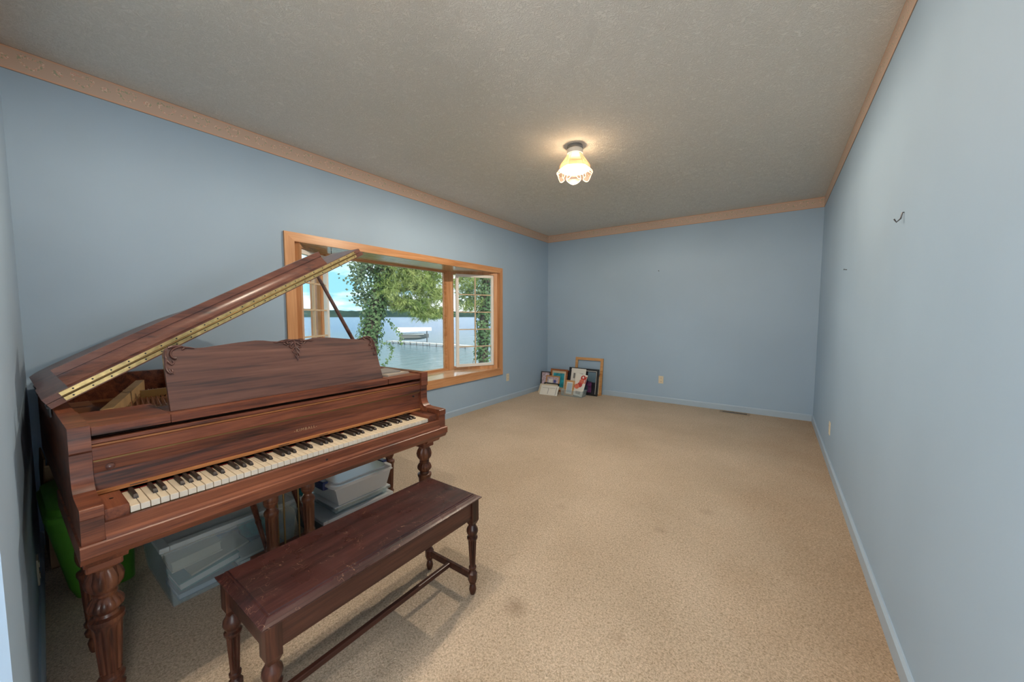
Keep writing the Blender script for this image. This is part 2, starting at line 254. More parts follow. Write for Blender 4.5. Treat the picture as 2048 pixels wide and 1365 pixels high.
# ---------------------------------------------------------------- mesh builder
class MB:
    def __init__(s): s.v = []; s.f = []
    def add(s, verts, faces):
        o = len(s.v); s.v += [tuple(v) for v in verts]; s.f += [tuple(i + o for i in f) for f in faces]; return s
    def box(s, x0, x1, y0, y1, z0, z1, bev=0.0):
        if bev <= 0:
            return s.add([(x, y, z) for z in (z0, z1) for y in (y0, y1) for x in (x0, x1)],
                         [(0, 2, 3, 1), (4, 5, 7, 6), (0, 1, 5, 4), (2, 6, 7, 3), (0, 4, 6, 2), (1, 3, 7, 5)])
        bm = bmesh.new(); bmesh.ops.create_cube(bm, size=1)
        for v in bm.verts: v.co = Vector(((x0 + x1) / 2 + v.co.x * (x1 - x0), (y0 + y1) / 2 + v.co.y * (y1 - y0), (z0 + z1) / 2 + v.co.z * (z1 - z0)))
        bmesh.ops.bevel(bm, geom=bm.edges[:], offset=bev, segments=2, profile=.5, affect='EDGES')
        bm.verts.index_update(); s.add([v.co[:] for v in bm.verts], [[v.index for v in f.verts] for f in bm.faces]); bm.free(); return s
    def prism(s, poly, axis, a, b):
        """poly: 2D points in the other two axes (in xyz order), extruded along axis from a to b"""
        def P(p, t):
            return (t, p[0], p[1]) if axis == 'x' else (p[0], t, p[1]) if axis == 'y' else (p[0], p[1], t)
        n = len(poly); vs = [P(p, a) for p in poly] + [P(p, b) for p in poly]
        ar = sum(poly[i][0] * poly[(i + 1) % n][1] - poly[(i + 1) % n][0] * poly[i][1] for i in range(n))
        fl = (ar > 0) ^ (axis == 'y')
        fs = [tuple(range(n))[::-1], tuple(range(n, 2 * n))] + [(i, (i + 1) % n, n + (i + 1) % n, n + i) for i in range(n)]
        if not fl: fs = [f[::-1] for f in fs]
        return s.add(vs, fs)
    def tube(s, pts, rad, seg=8, cap=True):
        pts = [Vector(p) for p in pts]; n = len(pts); rads = rad if isinstance(rad, (list, tuple)) else [rad] * n; vs = []; fs = []
        ref = None
        for i, p in enumerate(pts):
            t = (pts[min(i + 1, n - 1)] - pts[max(i - 1, 0)]).normalized()
            if ref is None: ref = t.orthogonal().normalized()
            a = (ref - t * ref.dot(t)).normalized(); ref = a; b = t.cross(a)
            for k in range(seg):
                th = 2 * PI * k / seg; vs.append(p + (a * math.cos(th) + b * math.sin(th)) * rads[i])
        for i in range(n - 1):
            for k in range(seg):
                fs.append((i * seg + k, i * seg + (k + 1) % seg, (i + 1) * seg + (k + 1) % seg, (i + 1) * seg + k))
        if cap: fs.append(tuple(range(seg))[::-1]); fs.append(tuple(range((n - 1) * seg, n * seg)))
        return s.add(vs, fs)
    def lathe(s, prof, cx=0, cy=0, seg=24, fn=None, cap=True):
        """prof: (z, r) from bottom to top; fn(z, theta, r) -> radius"""
        vs = []; fs = []; n = len(prof)
        for z, r in prof:
            for k in range(seg):
                th = 2 * PI * k / seg; q = fn(z, th, r) if fn else r
                vs.append((cx + q * math.cos(th), cy + q * math.sin(th), z))
        for i in range(n - 1):
            for k in range(seg):
                fs.append((i * seg + k, i * seg + (k + 1) % seg, (i + 1) * seg + (k + 1) % seg, (i + 1) * seg + k))
        if cap: fs.append(tuple(range(seg))[::-1]); fs.append(tuple(range((n - 1) * seg, n * seg)))
        return s.add(vs, fs)
    def sphere(s, c, r, seg=12, rings=8, sc=(1, 1, 1)):
        prof = [(math.cos(PI * i / rings), math.sin(PI * i / rings)) for i in range(rings, -1, -1)]
        o = len(s.v); s.lathe([(z * r, max(q, 1e-4) * r) for z, q in prof], seg=seg)
        for i in range(o, len(s.v)):
            x, y, z = s.v[i]; s.v[i] = (c[0] + x * sc[0], c[1] + y * sc[1], c[2] + z * sc[2])
        return s
    def xf(s, fn, start=0):
        s.v = s.v[:start] + [tuple(fn(*v)) for v in s.v[start:]]; return s

T = {}
def mesh_obj(name, mb, mat, smooth=None):
    me = bpy.data.meshes.new(name); me.from_pydata(mb.v, [], mb.f)
    if smooth:
        me.polygons.foreach_set('use_smooth', [True] * len(me.polygons)); me.set_sharp_from_angle(angle=math.radians(smooth))
    me.materials.append(MATS[mat]); me.update()
    o = bpy.data.objects.new(name, me); C.objects.link(o); return o
def part(name, mb, mat, parent, world=True, smooth=None, label=None, kind=None):
    """mesh given in world coordinates (world=True) or in the frame of the thing"""
    if world:
        t = T[parent.name]; mb.xf(lambda x, y, z: (x - t[0], y - t[1], z - t[2]))
    o = mesh_obj(name, mb, mat, smooth); o.parent = parent; T[o.name] = T[parent.name]
    if label: o['label'] = label
    if kind: o['kind'] = kind
    return o
def pcopy(src, parent, loc):
    o = src.copy(); C.objects.link(o); o.parent = parent; o.location = loc; T[o.name] = T[parent.name]; return o
def thing(name, label, cat, loc=(0, 0, 0), rot=(0, 0, 0), group=None, kind=None):
    o = bpy.data.objects.new(name, None); C.objects.link(o); o.location = loc; o.rotation_euler = rot; o.empty_display_size = .1
    if kind: o['kind'] = kind
    o['label'] = label; o['category'] = cat
    if group: o['group'] = group
    T[o.name] = tuple(loc); return o
def single(name, mb, mat, label, cat, loc=(0, 0, 0), rot=(0, 0, 0), smooth=None, group=None, kind=None, world=False):
    if world: mb.xf(lambda x, y, z: (x - loc[0], y - loc[1], z - loc[2]))
    o = mesh_obj(name, mb, mat, smooth); o.location = loc; o.rotation_euler = rot; o['label'] = label; o['category'] = cat
    if group: o['group'] = group
    if kind: o['kind'] = kind
    T[o.name] = tuple(loc); return o
def struct(name, mb, mat, label, cat):
    return single(name, mb, mat, label, cat, kind='structure')
def lerp(a, b, t): return a + (b - a) * t

# ---------------------------------------------------------------- room shell
NW = lambda x: -.05 * x - .015            # face of the near wall (very slightly out of square)
YB = -4.2                                  # the adjoining space behind the camera
XE = 2.2                                   # the near wall ends here, open beyond
struct('floor', MB().box(-.05, W + .05, YB, D + .05, -.1, 0), 'carpet', 'beige cut pile carpet with worn and soiled patches', 'floor')
struct('ceiling', MB().box(-.15, W + .15, YB, D + .15, H, H + .12), 'ceiling_plaster', 'off-white ceiling with brushed plaster texture', 'ceiling')
OY0, OY1, OZ0, OZ1 = 1.41, 4.31, .50, 1.955
struct('wall_left', MB().box(-.14, 0, -.4, OY0, 0, H).box(-.14, 0, OY1, D + .14, 0, H).box(-.14, 0, OY0, OY1, 0, OZ0).box(-.14, 0, OY0, OY1, OZ1, H), 'wall_paint', 'long pale blue wall with the bay window', 'wall')
struct('wall_back', MB().box(0, W, D, D + .14, 0, H), 'wall_paint', 'plain pale blue wall at the far end of the room', 'wall')
struct('wall_right', MB().box(W, W + .14, YB, D + .14, 0, H), 'wall_paint', 'plain pale blue wall with a hook, on the right', 'wall')
struct('wall_front', MB().prism([(0, NW(0)), (0, NW(0) - .12), (XE, NW(XE) - .12), (XE, NW(XE))], 'z', 0, H), 'wall_paint', 'pale blue wall beside the bass end of the piano', 'wall')
struct('wall_far', MB().box(-.14, W + .14, YB - .12, YB, 0, H).box(.4, .52, YB, -.25, 0, H), 'wall_paint', 'pale blue walls of the adjoining space behind the camera', 'wall')
# baseboards
def bb(prof_t, h): return [(0, 0), (prof_t, 0), (prof_t, h - .012), (prof_t * .4, h), (0, h)]
BH, BT = .082, .013
struct('baseboard_left', MB().prism([(0, 0), (BT, 0), (BT, BH - .012), (BT * .4, BH), (0, BH)], 'y', NW(0), D), 'blue_trim', 'pale blue baseboard under the bay window', 'baseboard')
struct('baseboard_back', MB().prism([(D, 0), (D - BT, 0), (D - BT, BH - .012), (D - BT * .4, BH), (D, BH)], 'x', BT, W - BT), 'blue_trim', 'pale blue baseboard along the far wall', 'baseboard')
struct('baseboard_right', MB().prism([(W, 0), (W - BT, 0), (W - BT, BH - .012), (W - BT * .4, BH), (W, BH)], 'y', YB, D), 'blue_trim', 'pale blue baseboard along the right wall', 'baseboard')
m = MB().prism([(0, 0), (BT, 0), (BT, BH - .012), (BT * .4, BH), (0, BH)], 'x', BT, XE); m.xf(lambda x, y, z: (x, y + NW(x), z))
struct('baseboard_front', m, 'blue_trim', 'pale blue baseboard beside the green bin', 'baseboard')
# wallpaper border under the ceiling
BZ = H - .122
struct('trim_1', MB().box(0, .004, NW(0), D, BZ, H), 'border_y', 'peach floral wallpaper border above the bay window', 'wallpaper border')
struct('trim_2', MB().box(.004, W - .004, D - .004, D, BZ, H), 'border_x', 'peach floral wallpaper border on the far wall', 'wallpaper border')
struct('trim_3', MB().box(W - .004, W, YB, D, BZ, H), 'border_y', 'peach floral wallpaper border on the right wall', 'wallpaper border')
m = MB().box(.004, XE, 0, .004, BZ, H); m.xf(lambda x, y, z: (x, y + NW(x), z))
struct('trim_4', m, 'border_x', 'peach floral wallpaper border at the left edge, next to the piano', 'wallpaper border')

# ---------------------------------------------------------------- bay window
XB = -.49; MY0, MY1 = 1.885, 3.72; SZ, HZ = .53, 1.947
win = thing('window_1', 'pine-trimmed bay window with picture pane and two casements over the lake', 'window', (0, 2.86, SZ), kind='structure')
CW = .07
part('casing', MB().prism([(1.34, HZ + .075), (4.37, HZ + .075), (4.30, HZ), (1.42, HZ)], 'x', 0, .02), 'pine_y', win)
part('casing', MB().prism([(1.34, .425), (1.42, SZ), (4.30, SZ), (4.37, .425)], 'x', 0, .022), 'pine_y', win)
part('casing', MB().prism([(1.34, .425), (1.34, HZ + .075), (1.42, HZ), (1.42, SZ)], 'x', 0, .02), 'pine_z', win)
part('casing', MB().prism([(4.37, .425), (4.30, SZ), (4.30, HZ), (4.37, HZ + .075)], 'x', 0, .02), 'pine_z', win)
bay = [(.0, 1.42), (.0, 4.30), (XB - .06, MY1 + .05), (XB - .06, MY0 - .05)]
part('seat_board', MB().prism(bay, 'z', SZ - .03, SZ), 'pine_daylit', win)
part('head_board', MB().prism(bay, 'z', HZ, HZ + .03), 'pine_daylit', win)
out = [(-.14, 1.30), (-.14, 4.42), (XB - .12, MY1 + .10), (XB - .12, MY0 - .10)]
part('bay_top_block', MB().prism(out, 'z', HZ + .03, HZ + .4), 'siding', win); part('bay_under_block', MB().prism(out, 'z', SZ - .5, SZ - .03), 'siding', win)  # unseen boxes added to block light above and below the bay
def post(x, y, a):
    m = MB().box(-.045, .045, -.032, .032, SZ, HZ); c, s_ = math.cos(a), math.sin(a)
    return m.xf(lambda X, Y, Z: (x + X * c - Y * s_, y + X * s_ + Y * c, Z))
for (y, a) in ((MY0, math.radians(20)), (MY1, math.radians(-20))):
    part('mullion', post(XB, y, a), 'pine_z', win)
# jambs at the wall
part('jamb', MB().box(-.09, 0, 1.405, 1.42, SZ, HZ), 'pine_z', win); part('jamb', MB().box(-.09, 0, 4.30, 4.315, SZ, HZ), 'pine_z', win)
# picture window
y0, y1 = MY0 + .033, MY1 - .033
pf = part('center_frame', MB().box(XB - .03, XB + .035, y0, y1, SZ, SZ + .032).box(XB - .03, XB + .035, y0, y1, HZ - .022, HZ).box(XB - .03, XB + .03, y0, y0 + .035, SZ + .03, HZ - .02).box(XB - .03, XB + .03, y1 - .035, y1, SZ + .03, HZ - .02)
          .box(XB + .0, XB + .02, y0 + .03, y0 + .05, SZ + .03, HZ - .02).box(XB + .0, XB + .02, y1 - .05, y1 - .03, SZ + .03, HZ - .02), 'pine_y', win)
part('pane', MB().box(XB - .008, XB - .002, y0 + .03, y1 - .03, SZ + .03, HZ - .02), 'window_glass', pf)
def flank(p0, p1, opening):
    """casement from the wall jamb p0 to the bay corner p1; sash hinged at p0"""
    p0 = Vector(p0); p1 = Vector(p1); d = (p1 - p0); ln = d.length; a = math.atan2(d.y, d.x)
    def loc(u, v, z, ang=0, u0=0):
        # rotate (u,v) about (u0,0) by ang then into the flank frame
        du = u - u0; X = u0 + du * math.cos(ang) - v * math.sin(ang); Y = du * math.sin(ang) + v * math.cos(ang)
        return (p0.x + X * math.cos(a) - Y * math.sin(a), p0.y + X * math.sin(a) + Y * math.cos(a), z)
    fr = MB().box(0, .05, -.045, .045, SZ, HZ).box(ln - .045, ln, -.045, .045, SZ, HZ).box(.05, ln - .045, -.045, .045, SZ, SZ + .045).box(.05, ln - .045, -.045, .045, HZ - .035, HZ)
    part('casement_frame', fr.xf(lambda u, v, z: loc(u, v, z)), 'pine_z', win)
    sg = 1 if opening > 0 else -1
    u0, u1, z0, z1, st = .052, ln - .052, SZ + .05, HZ - .04, .038
    f = lambda u, v, z: loc(u, v, z, opening, u0)
    sash = part('sash', MB().box(u0, u0 + st, -.018, .018, z0, z1).box(u1 - st, u1, -.018, .018, z0, z1).box(u0 + st, u1 - st, -.018, .018, z0, z0 + st).box(u0 + st, u1 - st, -.018, .018, z1 - st, z1).xf(f), 'sash_white', win)
    part('pane', MB().box(u0 + st, u1 - st, -.003, .003, z0 + st, z1 - st).xf(f), 'window_glass', sash)
    um = (u0 + u1) / 2
    part('muntin', MB().box(um - .007, um + .007, -.011, .011, z0 + st, z1 - st).xf(f), 'sash_wood', sash)
    for k in range(1, 5):
        z = lerp(z0 + st, z1 - st, k / 5)
        part('muntin', MB().box(u0 + st, u1 - st, -.011, .011, z - .007, z + .007).xf(f), 'sash_wood', sash)
    inn = -1 if p1.y < p0.y else 1      # room side of the flank
    cr = MB().box(um - .04, um + .04, inn * .035 - .018, inn * .035 + .018, SZ + .045, SZ + .058).tube([(um, inn * .045, SZ + .055), (um + .01, inn * .06, SZ + .08), (um - .005, inn * .075, SZ + .13)], .006, 6)
    part('crank_handle', cr.xf(lambda u, v, z: loc(u, v, z)), 'sash_grey', win)
flank((-.03, 4.285), (XB + .01, MY1 + .045), math.radians(14))
flank((-.03, 1.435), (XB + .01, MY0 - .045), math.radians(-14))
single('ceiling_hook', MB().tube([(0, 0, 0), (0, 0, -.03), (.01, .0, -.05), (.0, .01, -.075), (-.012, .012, -.085)], .0035, 6), 'hook_metal', 'small dark plant hook in the head of the bay window', 'hook', (-.2, 1.86, HZ), smooth=60)

# ---------------------------------------------------------------- grand piano
PX0 = (.95, .73, 0)
pn = thing('grand_piano', 'mahogany grand piano with raised lid, open keyboard and carved music desk', 'piano', PX0)
def cat(P, n=10):
    o = []
    for i in range(len(P) - 1):
        a, b, c, d = P[max(i - 1, 0)], P[i], P[i + 1], P[min(i + 2, len(P) - 1)]
        for k in range(n):
            t = k / n; o.append(tuple(.5 * (2 * b[j] + (c[j] - a[j]) * t + (2 * a[j] - 5 * b[j] + 4 * c[j] - d[j]) * t * t + (3 * b[j] - a[j] - 3 * c[j] + d[j]) * t ** 3) for j in range(len(b))))
    return o + [tuple(P[-1])]
RIM = [(1.305, .005), (.9, .005), (.35, .005)] + cat([(.20, .012), (.09, .07), (.055, .18), (.055, .42), (.09, .56), (.20, .68), (.42, .82), (.64, .99), (.80, 1.20), (.95, 1.38), (1.12, 1.448), (1.305, 1.455)], 6)
def offset(P, d):
    o = []
    for i, p in enumerate(P):
        a = Vector(P[max(i - 1, 0)]); b = Vector(P[min(i + 1, len(P) - 1)]); t = (b - a).normalized(); nrm = Vector((-t.y, t.x)); o.append((p[0] - nrm.x * d, p[1] - nrm.y * d))
    return o
RIN = offset(RIM, .045)
def ringstrip(A, B, z0, z1):
    n = len(A); vs = [(p[0], p[1], z) for P, z in ((A, z0), (A, z1), (B, z1), (B, z0)) for p in P]; fs = []
    for i in range(n - 1):
        for k in range(4): fs.append((k * n + i, k * n + i + 1, ((k + 1) % 4) * n + i + 1, ((k + 1) % 4) * n + i))
    fs += [(0, n, 2 * n, 3 * n), (n - 1, 4 * n - 1, 3 * n - 1, 2 * n - 1)]
    return MB().add(vs, fs)
part('rim', ringstrip(RIM, RIN, .64, .962), 'mahogany_x', pn, smooth=35)
part('bottom_frame', MB().box(.12, 1.5, .05, .5, .60, .66).box(.7, 1.5, .5, 1.2, .60, .66), 'mahogany_x', pn)
part('soundboard', MB().prism(RIN, 'z', .80, .812), 'soundboard', pn)
for s in (0, 1):
    ya, yb = ((.005, .053), (1.407, 1.455))[s]
    part('arm', MB().prism([(1.30, .63), (1.30, .9625), (1.58, .9645), (1.612, .9645), (1.613, .962), (1.613, .884), (1.610, .880), (1.605, .876), (1.605, .805), (1.608, .788), (1.616, .772), (1.630, .760), (1.650, .7545), (1.765, .7525), (1.768, .750), (1.768, .722), (1.763, .718), (1.762, .645), (1.70, .630)], 'y', ya, yb), 'mahogany_y', pn, smooth=25)
part('keybed', MB().prism([(1.15, .585), (1.15, .645), (1.772, .645), (1.777, .641), (1.777, .608), (1.771, .604), (1.757, .583)], 'y', 0, 1.461), 'mahogany_y', pn)
part('key_slip', MB().prism([(1.748, .64), (1.748, .692), (1.752, .694), (1.764, .694), (1.766, .691), (1.766, .66), (1.772, .652), (1.773, .645)], 'y', .053, 1.407), 'mahogany_y', pn)
part('lock_hole', MB().tube([(1.765, .725, .672), (1.7675, .725, .672)], .0045, 10), 'black', pn)
KY0, KP = .110, 1.225 / 52
for ya, yb in ((.054, KY0 - .001), (KY0 + 1.226, 1.406)):
    kb = part('key_block', MB().box(1.575, 1.748, ya, yb, .645, .728, .002), 'mahogany_x', pn)
    part('screw', MB().lathe([(.7279, .005), (.7292, .005), (.7296, .001)], 1.66, (ya + yb) / 2, 10), 'black_metal', kb)
wk = MB().box(-.155, 0, .0009, KP - .0009, -.020, 0, .0012)
wk0 = None
part('key_frame', MB().box(1.5, 1.742, KY0, KY0 + 1.225, .66, .690), 'pale_wood', pn)
part('key_felt', MB().box(1.585, 1.592, KY0 - .03, KY0 + 1.255, .690, .7172), 'felt_red', pn)
for i in range(52):
    loc = (1.745 - PX0[0], KY0 + i * KP - PX0[1], .715)
    if wk0 is None:
        wk0 = part('white_key', wk, 'ivory', pn, world=False); wk0.location = loc
        part('key_front', MB().box(.0, .0012, .0012, KP - .0012, -.0195, -.001), 'key_front', wk0, world=False)
        kf = wk0.children[0]
    else:
        k = pcopy(wk0, pn, loc); q = kf.copy(); C.objects.link(q); q.parent = k
bk0 = None
def black_key():
    w0, w1, l, h = .0062, .0048, .095, .0125
    vs = [(0, -w0, -.004), (0, w0, -.004), (l, w0, -.004), (l, -w0, -.004), (0, -w1, h), (0, w1, h), (l - .010, w1, h), (l - .010, -w1, h), (l - .002, w0 * .95, h * .45), (l - .002, -w0 * .95, h * .45)]
    return MB().add(vs, [(0, 1, 2, 3), (4, 7, 6, 5), (0, 4, 5, 1), (1, 5, 6, 8, 2), (0, 3, 9, 7, 4), (6, 7, 9, 8), (8, 9, 3, 2)])
notes = 'ABCDEFG'
for i in range(51):
    if notes[i % 7] in 'BE': continue
    loc = (1.594 - PX0[0], KY0 + (i + 1) * KP - PX0[1], .715)
    if bk0 is None: bk0 = part('black_key', black_key(), 'ebony', pn, world=False); bk0.location = loc
    else: pcopy(bk0, pn, loc)
part('fallboard_strip', MB().box(1.562, 1.600, .054, 1.406, .7295, .742, .002), 'orange_wood', pn)
fb = part('fallboard', MB().prism([(1.55, .742), (1.592, .742), (1.588, .80), (1.592, .839), (1.55, .839)], 'y', .055, 1.405), 'mahogany_y', pn)
for y, z, mt in ((.092, .814, 'carved'), (1.357, .823, 'black')):
    part('knob', MB().tube([(1.589, y, z), (1.598, y, z), (1.602, y, z)], [.011, .011, .006] if mt == 'carved' else [.005, .005, .003], 14), mt, fb, smooth=40)
part('hinge_line', MB().box(1.56, 1.5935, .055, 1.405, .839, .8445), 'brass_dark', pn)
for y in (.155, .62, .80, 1.30):
    part('slot', MB().box(1.600, 1.6008, y - .022, y + .022, .7345, .737), 'black', pn)
cu = bpy.data.curves.new('lettering', 'FONT'); cu.body = '-KIMBALL-'; cu.size = .019; cu.extrude = .0003; cu.align_x = 'CENTER'; cu.space_character = 1.25
to = bpy.data.objects.new('lettering_tmp', cu); C.objects.link(to); bpy.context.view_layer.update()
me = bpy.data.meshes.new_from_object(to.evaluated_get(bpy.context.evaluated_depsgraph_get())); bpy.data.objects.remove(to)
me.materials.clear(); me.materials.append(MATS['gold_ink'])
lt = bpy.data.objects.new('lettering', me); C.objects.link(lt); lt.parent = fb; lt['label'] = 'faded gold maker lettering'
lt.matrix_basis = Matrix(((0, .07, 1, 1.5893 - PX0[0]), (1, 0, 0, .722 - PX0[1]), (0, 1, -.07, .776 - PX0[2]), (0, 0, 0, 1)))
# upper rail, trays, music desk
part('name_rail', MB().prism([(1.55, .8445), (1.598, .8445), (1.600, .848), (1.600, .886), (1.594, .890), (1.594, .897), (1.601, .901), (1.601, .911), (1.597, .914), (1.55, .914)], 'y', .054, 1.406), 'mahogany_y', pn)
part('rail_bead', MB().box(1.59, 1.5965, .054, 1.406, .8905, .8965), 'orange_wood', pn)
part('gap_shade', MB().box(1.33, 1.56, .054, 1.406, .86, .915), 'slot_shade', pn)  # near-black plank: shade inside the gap put into its colour
part('tray', MB().box(1.315, 1.605, .054, .2475, .927, .957, .002), 'mahogany_y', pn); part('tray', MB().box(1.315, 1.605, 1.175, 1.4065, .927, .957, .002), 'mahogany_y', pn)
part('desk_base', MB().box(1.40, 1.604, .2485, 1.172, .926, .955, .002), 'mahogany_y', pn)
DK = [(.26, 0), (.262, .187), (.263, .225), (.27, .244), (.285, .253), (.317, .252), (.335, .246), (.36, .241), (.39, .241), (.44, .247), (.513, .256), (.579, .261), (.61, .259), (.642, .253), (.668, .251), (.69, .257), (.72, .259), (.75, .257), (.775, .252), (.80, .253), (.83, .259), (.869, .262), (.93, .257), (1.0, .248), (1.052, .242), (1.08, .241), (1.105, .246), (1.122, .252), (1.155, .253), (1.17, .244), (1.177, .225), (1.178, .187), (1.18, 0)]
te = Vector((1.465 - 1.545, 0, 1.18 - .956)).normalized(); tn = Vector((te.z, 0, -te.x))
def dk(y, t, d=0): return (1.545 + te.x * t + tn.x * d, y, .956 + te.z * t + tn.z * d)
n = len(DK); md = MB().add([dk(y, t, 0) for y, t in DK] + [dk(y, t, -.017) for y, t in DK], [tuple(range(n))[::-1], tuple(range(n, 2 * n))] + [(i, (i + 1) % n, n + (i + 1) % n, n + i) for i in range(n)])
desk = part('music_desk', md, 'desk_wood', pn)
def scroll(pts, r0, r1=.0015):
    P = cat(pts, 5); k = len(P); return [dk(y, t, .002) for y, t in P], [lerp(r0, r1, i / (k - 1)) for i in range(k)]
def carve(mb, pts, r0, r1=.0015): a, b = scroll(pts, r0, r1); mb.tube(a, b, 6)
def mir(pts, s, c): return [(c + s * y, t) for y, t in pts]
for s, c in ((1, .26), (-1, 1.18)):
    mb = MB()
    carve(mb, mir([(.060, .250), (.045, .246), (.030, .236), (.024, .220), (.030, .205), (.040, .203)], s, c), .004, .005)
    carve(mb, mir([(.012, .235), (.008, .215), (.012, .195), (.022, .180), (.030, .186), (.026, .196)], s, c), .004, .003)
    carve(mb, mir([(.010, .205), (.006, .180), (.006, .160), (.014, .145), (.022, .150), (.020, .160)], s, c), .0045, .003)
    carve(mb, mir([(.020, .247), (.040, .252), (.060, .250), (.068, .242), (.060, .237)], s, c), .005, .003)
    carve(mb, mir([(.070, .246), (.085, .243), (.100, .239)], s, c), .004, .0015)
    carve(mb, mir([(.012, .160), (.018, .148), (.026, .142)], s, c), .004, .002)
    part('carving', mb, 'carved', desk, smooth=60)
mb = MB()
for s in (1, -1):
    c = .742
    carve(mb, mir([(.004, .254), (.022, .252), (.036, .244), (.030, .236), (.022, .240)], s, c), .004, .003)
    carve(mb, mir([(.036, .250), (.052, .246), (.066, .249), (.080, .245), (.092, .248)], s, c), .004, .0015)
    carve(mb, mir([(.006, .240), (.016, .232), (.026, .222), (.018, .214), (.010, .220)], s, c), .004, .003)
    carve(mb, mir([(.050, .240), (.042, .233), (.034, .228)], s, c), .0035, .0015)
    carve(mb, mir([(.004, .218), (.012, .206), (.016, .195), (.008, .188)], s, c), .004, .002)
    carve(mb, mir([(.002, .195), (.008, .184), (.008, .174), (.001, .165)], s, c), .004, .003)
    carve(mb, mir([(.020, .256), (.034, .257), (.048, .255)], s, c), .003, .0015)
carve(mb, [(.742, .250), (.742, .20), (.742, .158), (.742, .150)], .005, .003)
part('carving', mb, 'carved', desk, smooth=60)
# interior: plate, struts, strings, pins
part('plate', MB().box(.95, 1.33, .06, 1.39, .845, .862), 'gold_plate', pn)
m = MB().box(-.44, .44, -.018, .018, -.035, .035); a = math.atan2(.228, -.80); ca, sa = math.cos(a), math.sin(a)
part('plate_strut', m.xf(lambda x, y, z: (.72 + x * ca - y * sa, .265 + x * sa + y * ca, .895 + z)), 'pale_wood', pn)
part('plate_rail', MB().box(.62, .64, .33, 1.1, .875, .915), 'gold_plate', pn)
mb = MB()
for i in range(60):
    y = .22 + i * .019
    for x in (1.02 - .0 * i, 1.07):
        mb.tube([(x, y, .862), (x, y, .895)], .0032, 5)
for i in range(40):
    y = .36 + i * .018; mb.tube([(.60, y, .862), (.60, y, .905)], .003, 5)
part('tuning_pins', mb, 'steel', pn, kind='stuff')
mb = MB()
for i in range(60):
    y = .22 + i * .019; mb.tube([(1.03, y, .885), (.25 + .012 * i, min(y + .10, 1.0) if i < 40 else y * .8, .875)], .0022, 4)
part('strings', mb, 'copper', pn, kind='stuff')
part('inner_block', MB().box(.50, .80, .06, .16, .86, .875).box(.86, 1.10, .055, .17, .865, .89), 'orange_wood', pn)
# lid
TH = math.radians(29.67); LZ = .970
def lidp(x, u, v): return (x, u * math.cos(TH) - v * math.sin(TH), LZ + u * math.sin(TH) + v * math.cos(TH))
LID = [(1.22, 0), (1.22, 1.482)] + cat([(1.10, 1.478), (.96, 1.43), (.82, 1.25), (.66, 1.03), (.43, .86), (.20, .71), (.07, .60), (.03, .44), (.03, .18), (.07, .05), (.16, 0)], 6)
lid = part('lid', MB().prism(LID, 'z', 0, .021).xf(lidp), 'lid_wood', pn)
flap = part('lid_flap', MB().box(.90, 1.22, 0.0, 1.470, .0225, .0435).xf(lidp), 'lid_wood', pn, label='front flap of the lid folded back')
LP = [(1.220, .044), (1.222, .052), (1.214, .060), (1.204, .074), (1.199, .090), (1.199, .093), (1.204, .095), (1.204, .121), (1.184, .121), (1.184, .044)]
part('lid_lip', MB().prism(LP, 'y', .075, 1.232).xf(lidp), 'lid_wood', flap, smooth=30)
for v0, v1, nm in ((.0045, .0185, 'lower'), (.0265, .0405, 'upper')):
    h = part('hinge_leaf', MB().box(1.2200, 1.2216, .045, 1.43, v0, v1).xf(lidp), 'brass', lid if nm == 'lower' else flap)
    mb = MB()
    for i in range(24):
        u = .07 + i * .0585 + (.012 if nm == 'upper' else 0); vm = (v0 + v1) / 2
        o = len(mb.v); mb.tube([(1.2214, u, vm), (1.2226, u, vm)], .0031, 8); mb.xf(lidp, o)
    part('screws', mb, 'black', lid if nm == 'lower' else flap)
part('hinge_knuckle', MB().tube([(1.2225, .045, .0225), (1.2225, 1.43, .0225)], .003, 8).xf(lidp), 'brass_dark', lid)
for x in (1.12, .45):
    part('lid_hinge', MB().box(x - .04, x + .04, -.002, .002, .93, .972).tube([(x - .04, -.004, .968), (x + .04, -.004, .968)], .005, 8), 'black_metal', pn)
ps, pe = Vector((1.105, 1.395, .925)), Vector(lidp(1.13, 1.19, -.004))
d = pe - ps
part('lid_prop', MB().tube([ps, ps + d * .45, ps + d * .97, pe], [.011, .012, .010, .006], 8), 'desk_wood', pn, smooth=50)  # haze over the prop put into its wood tone
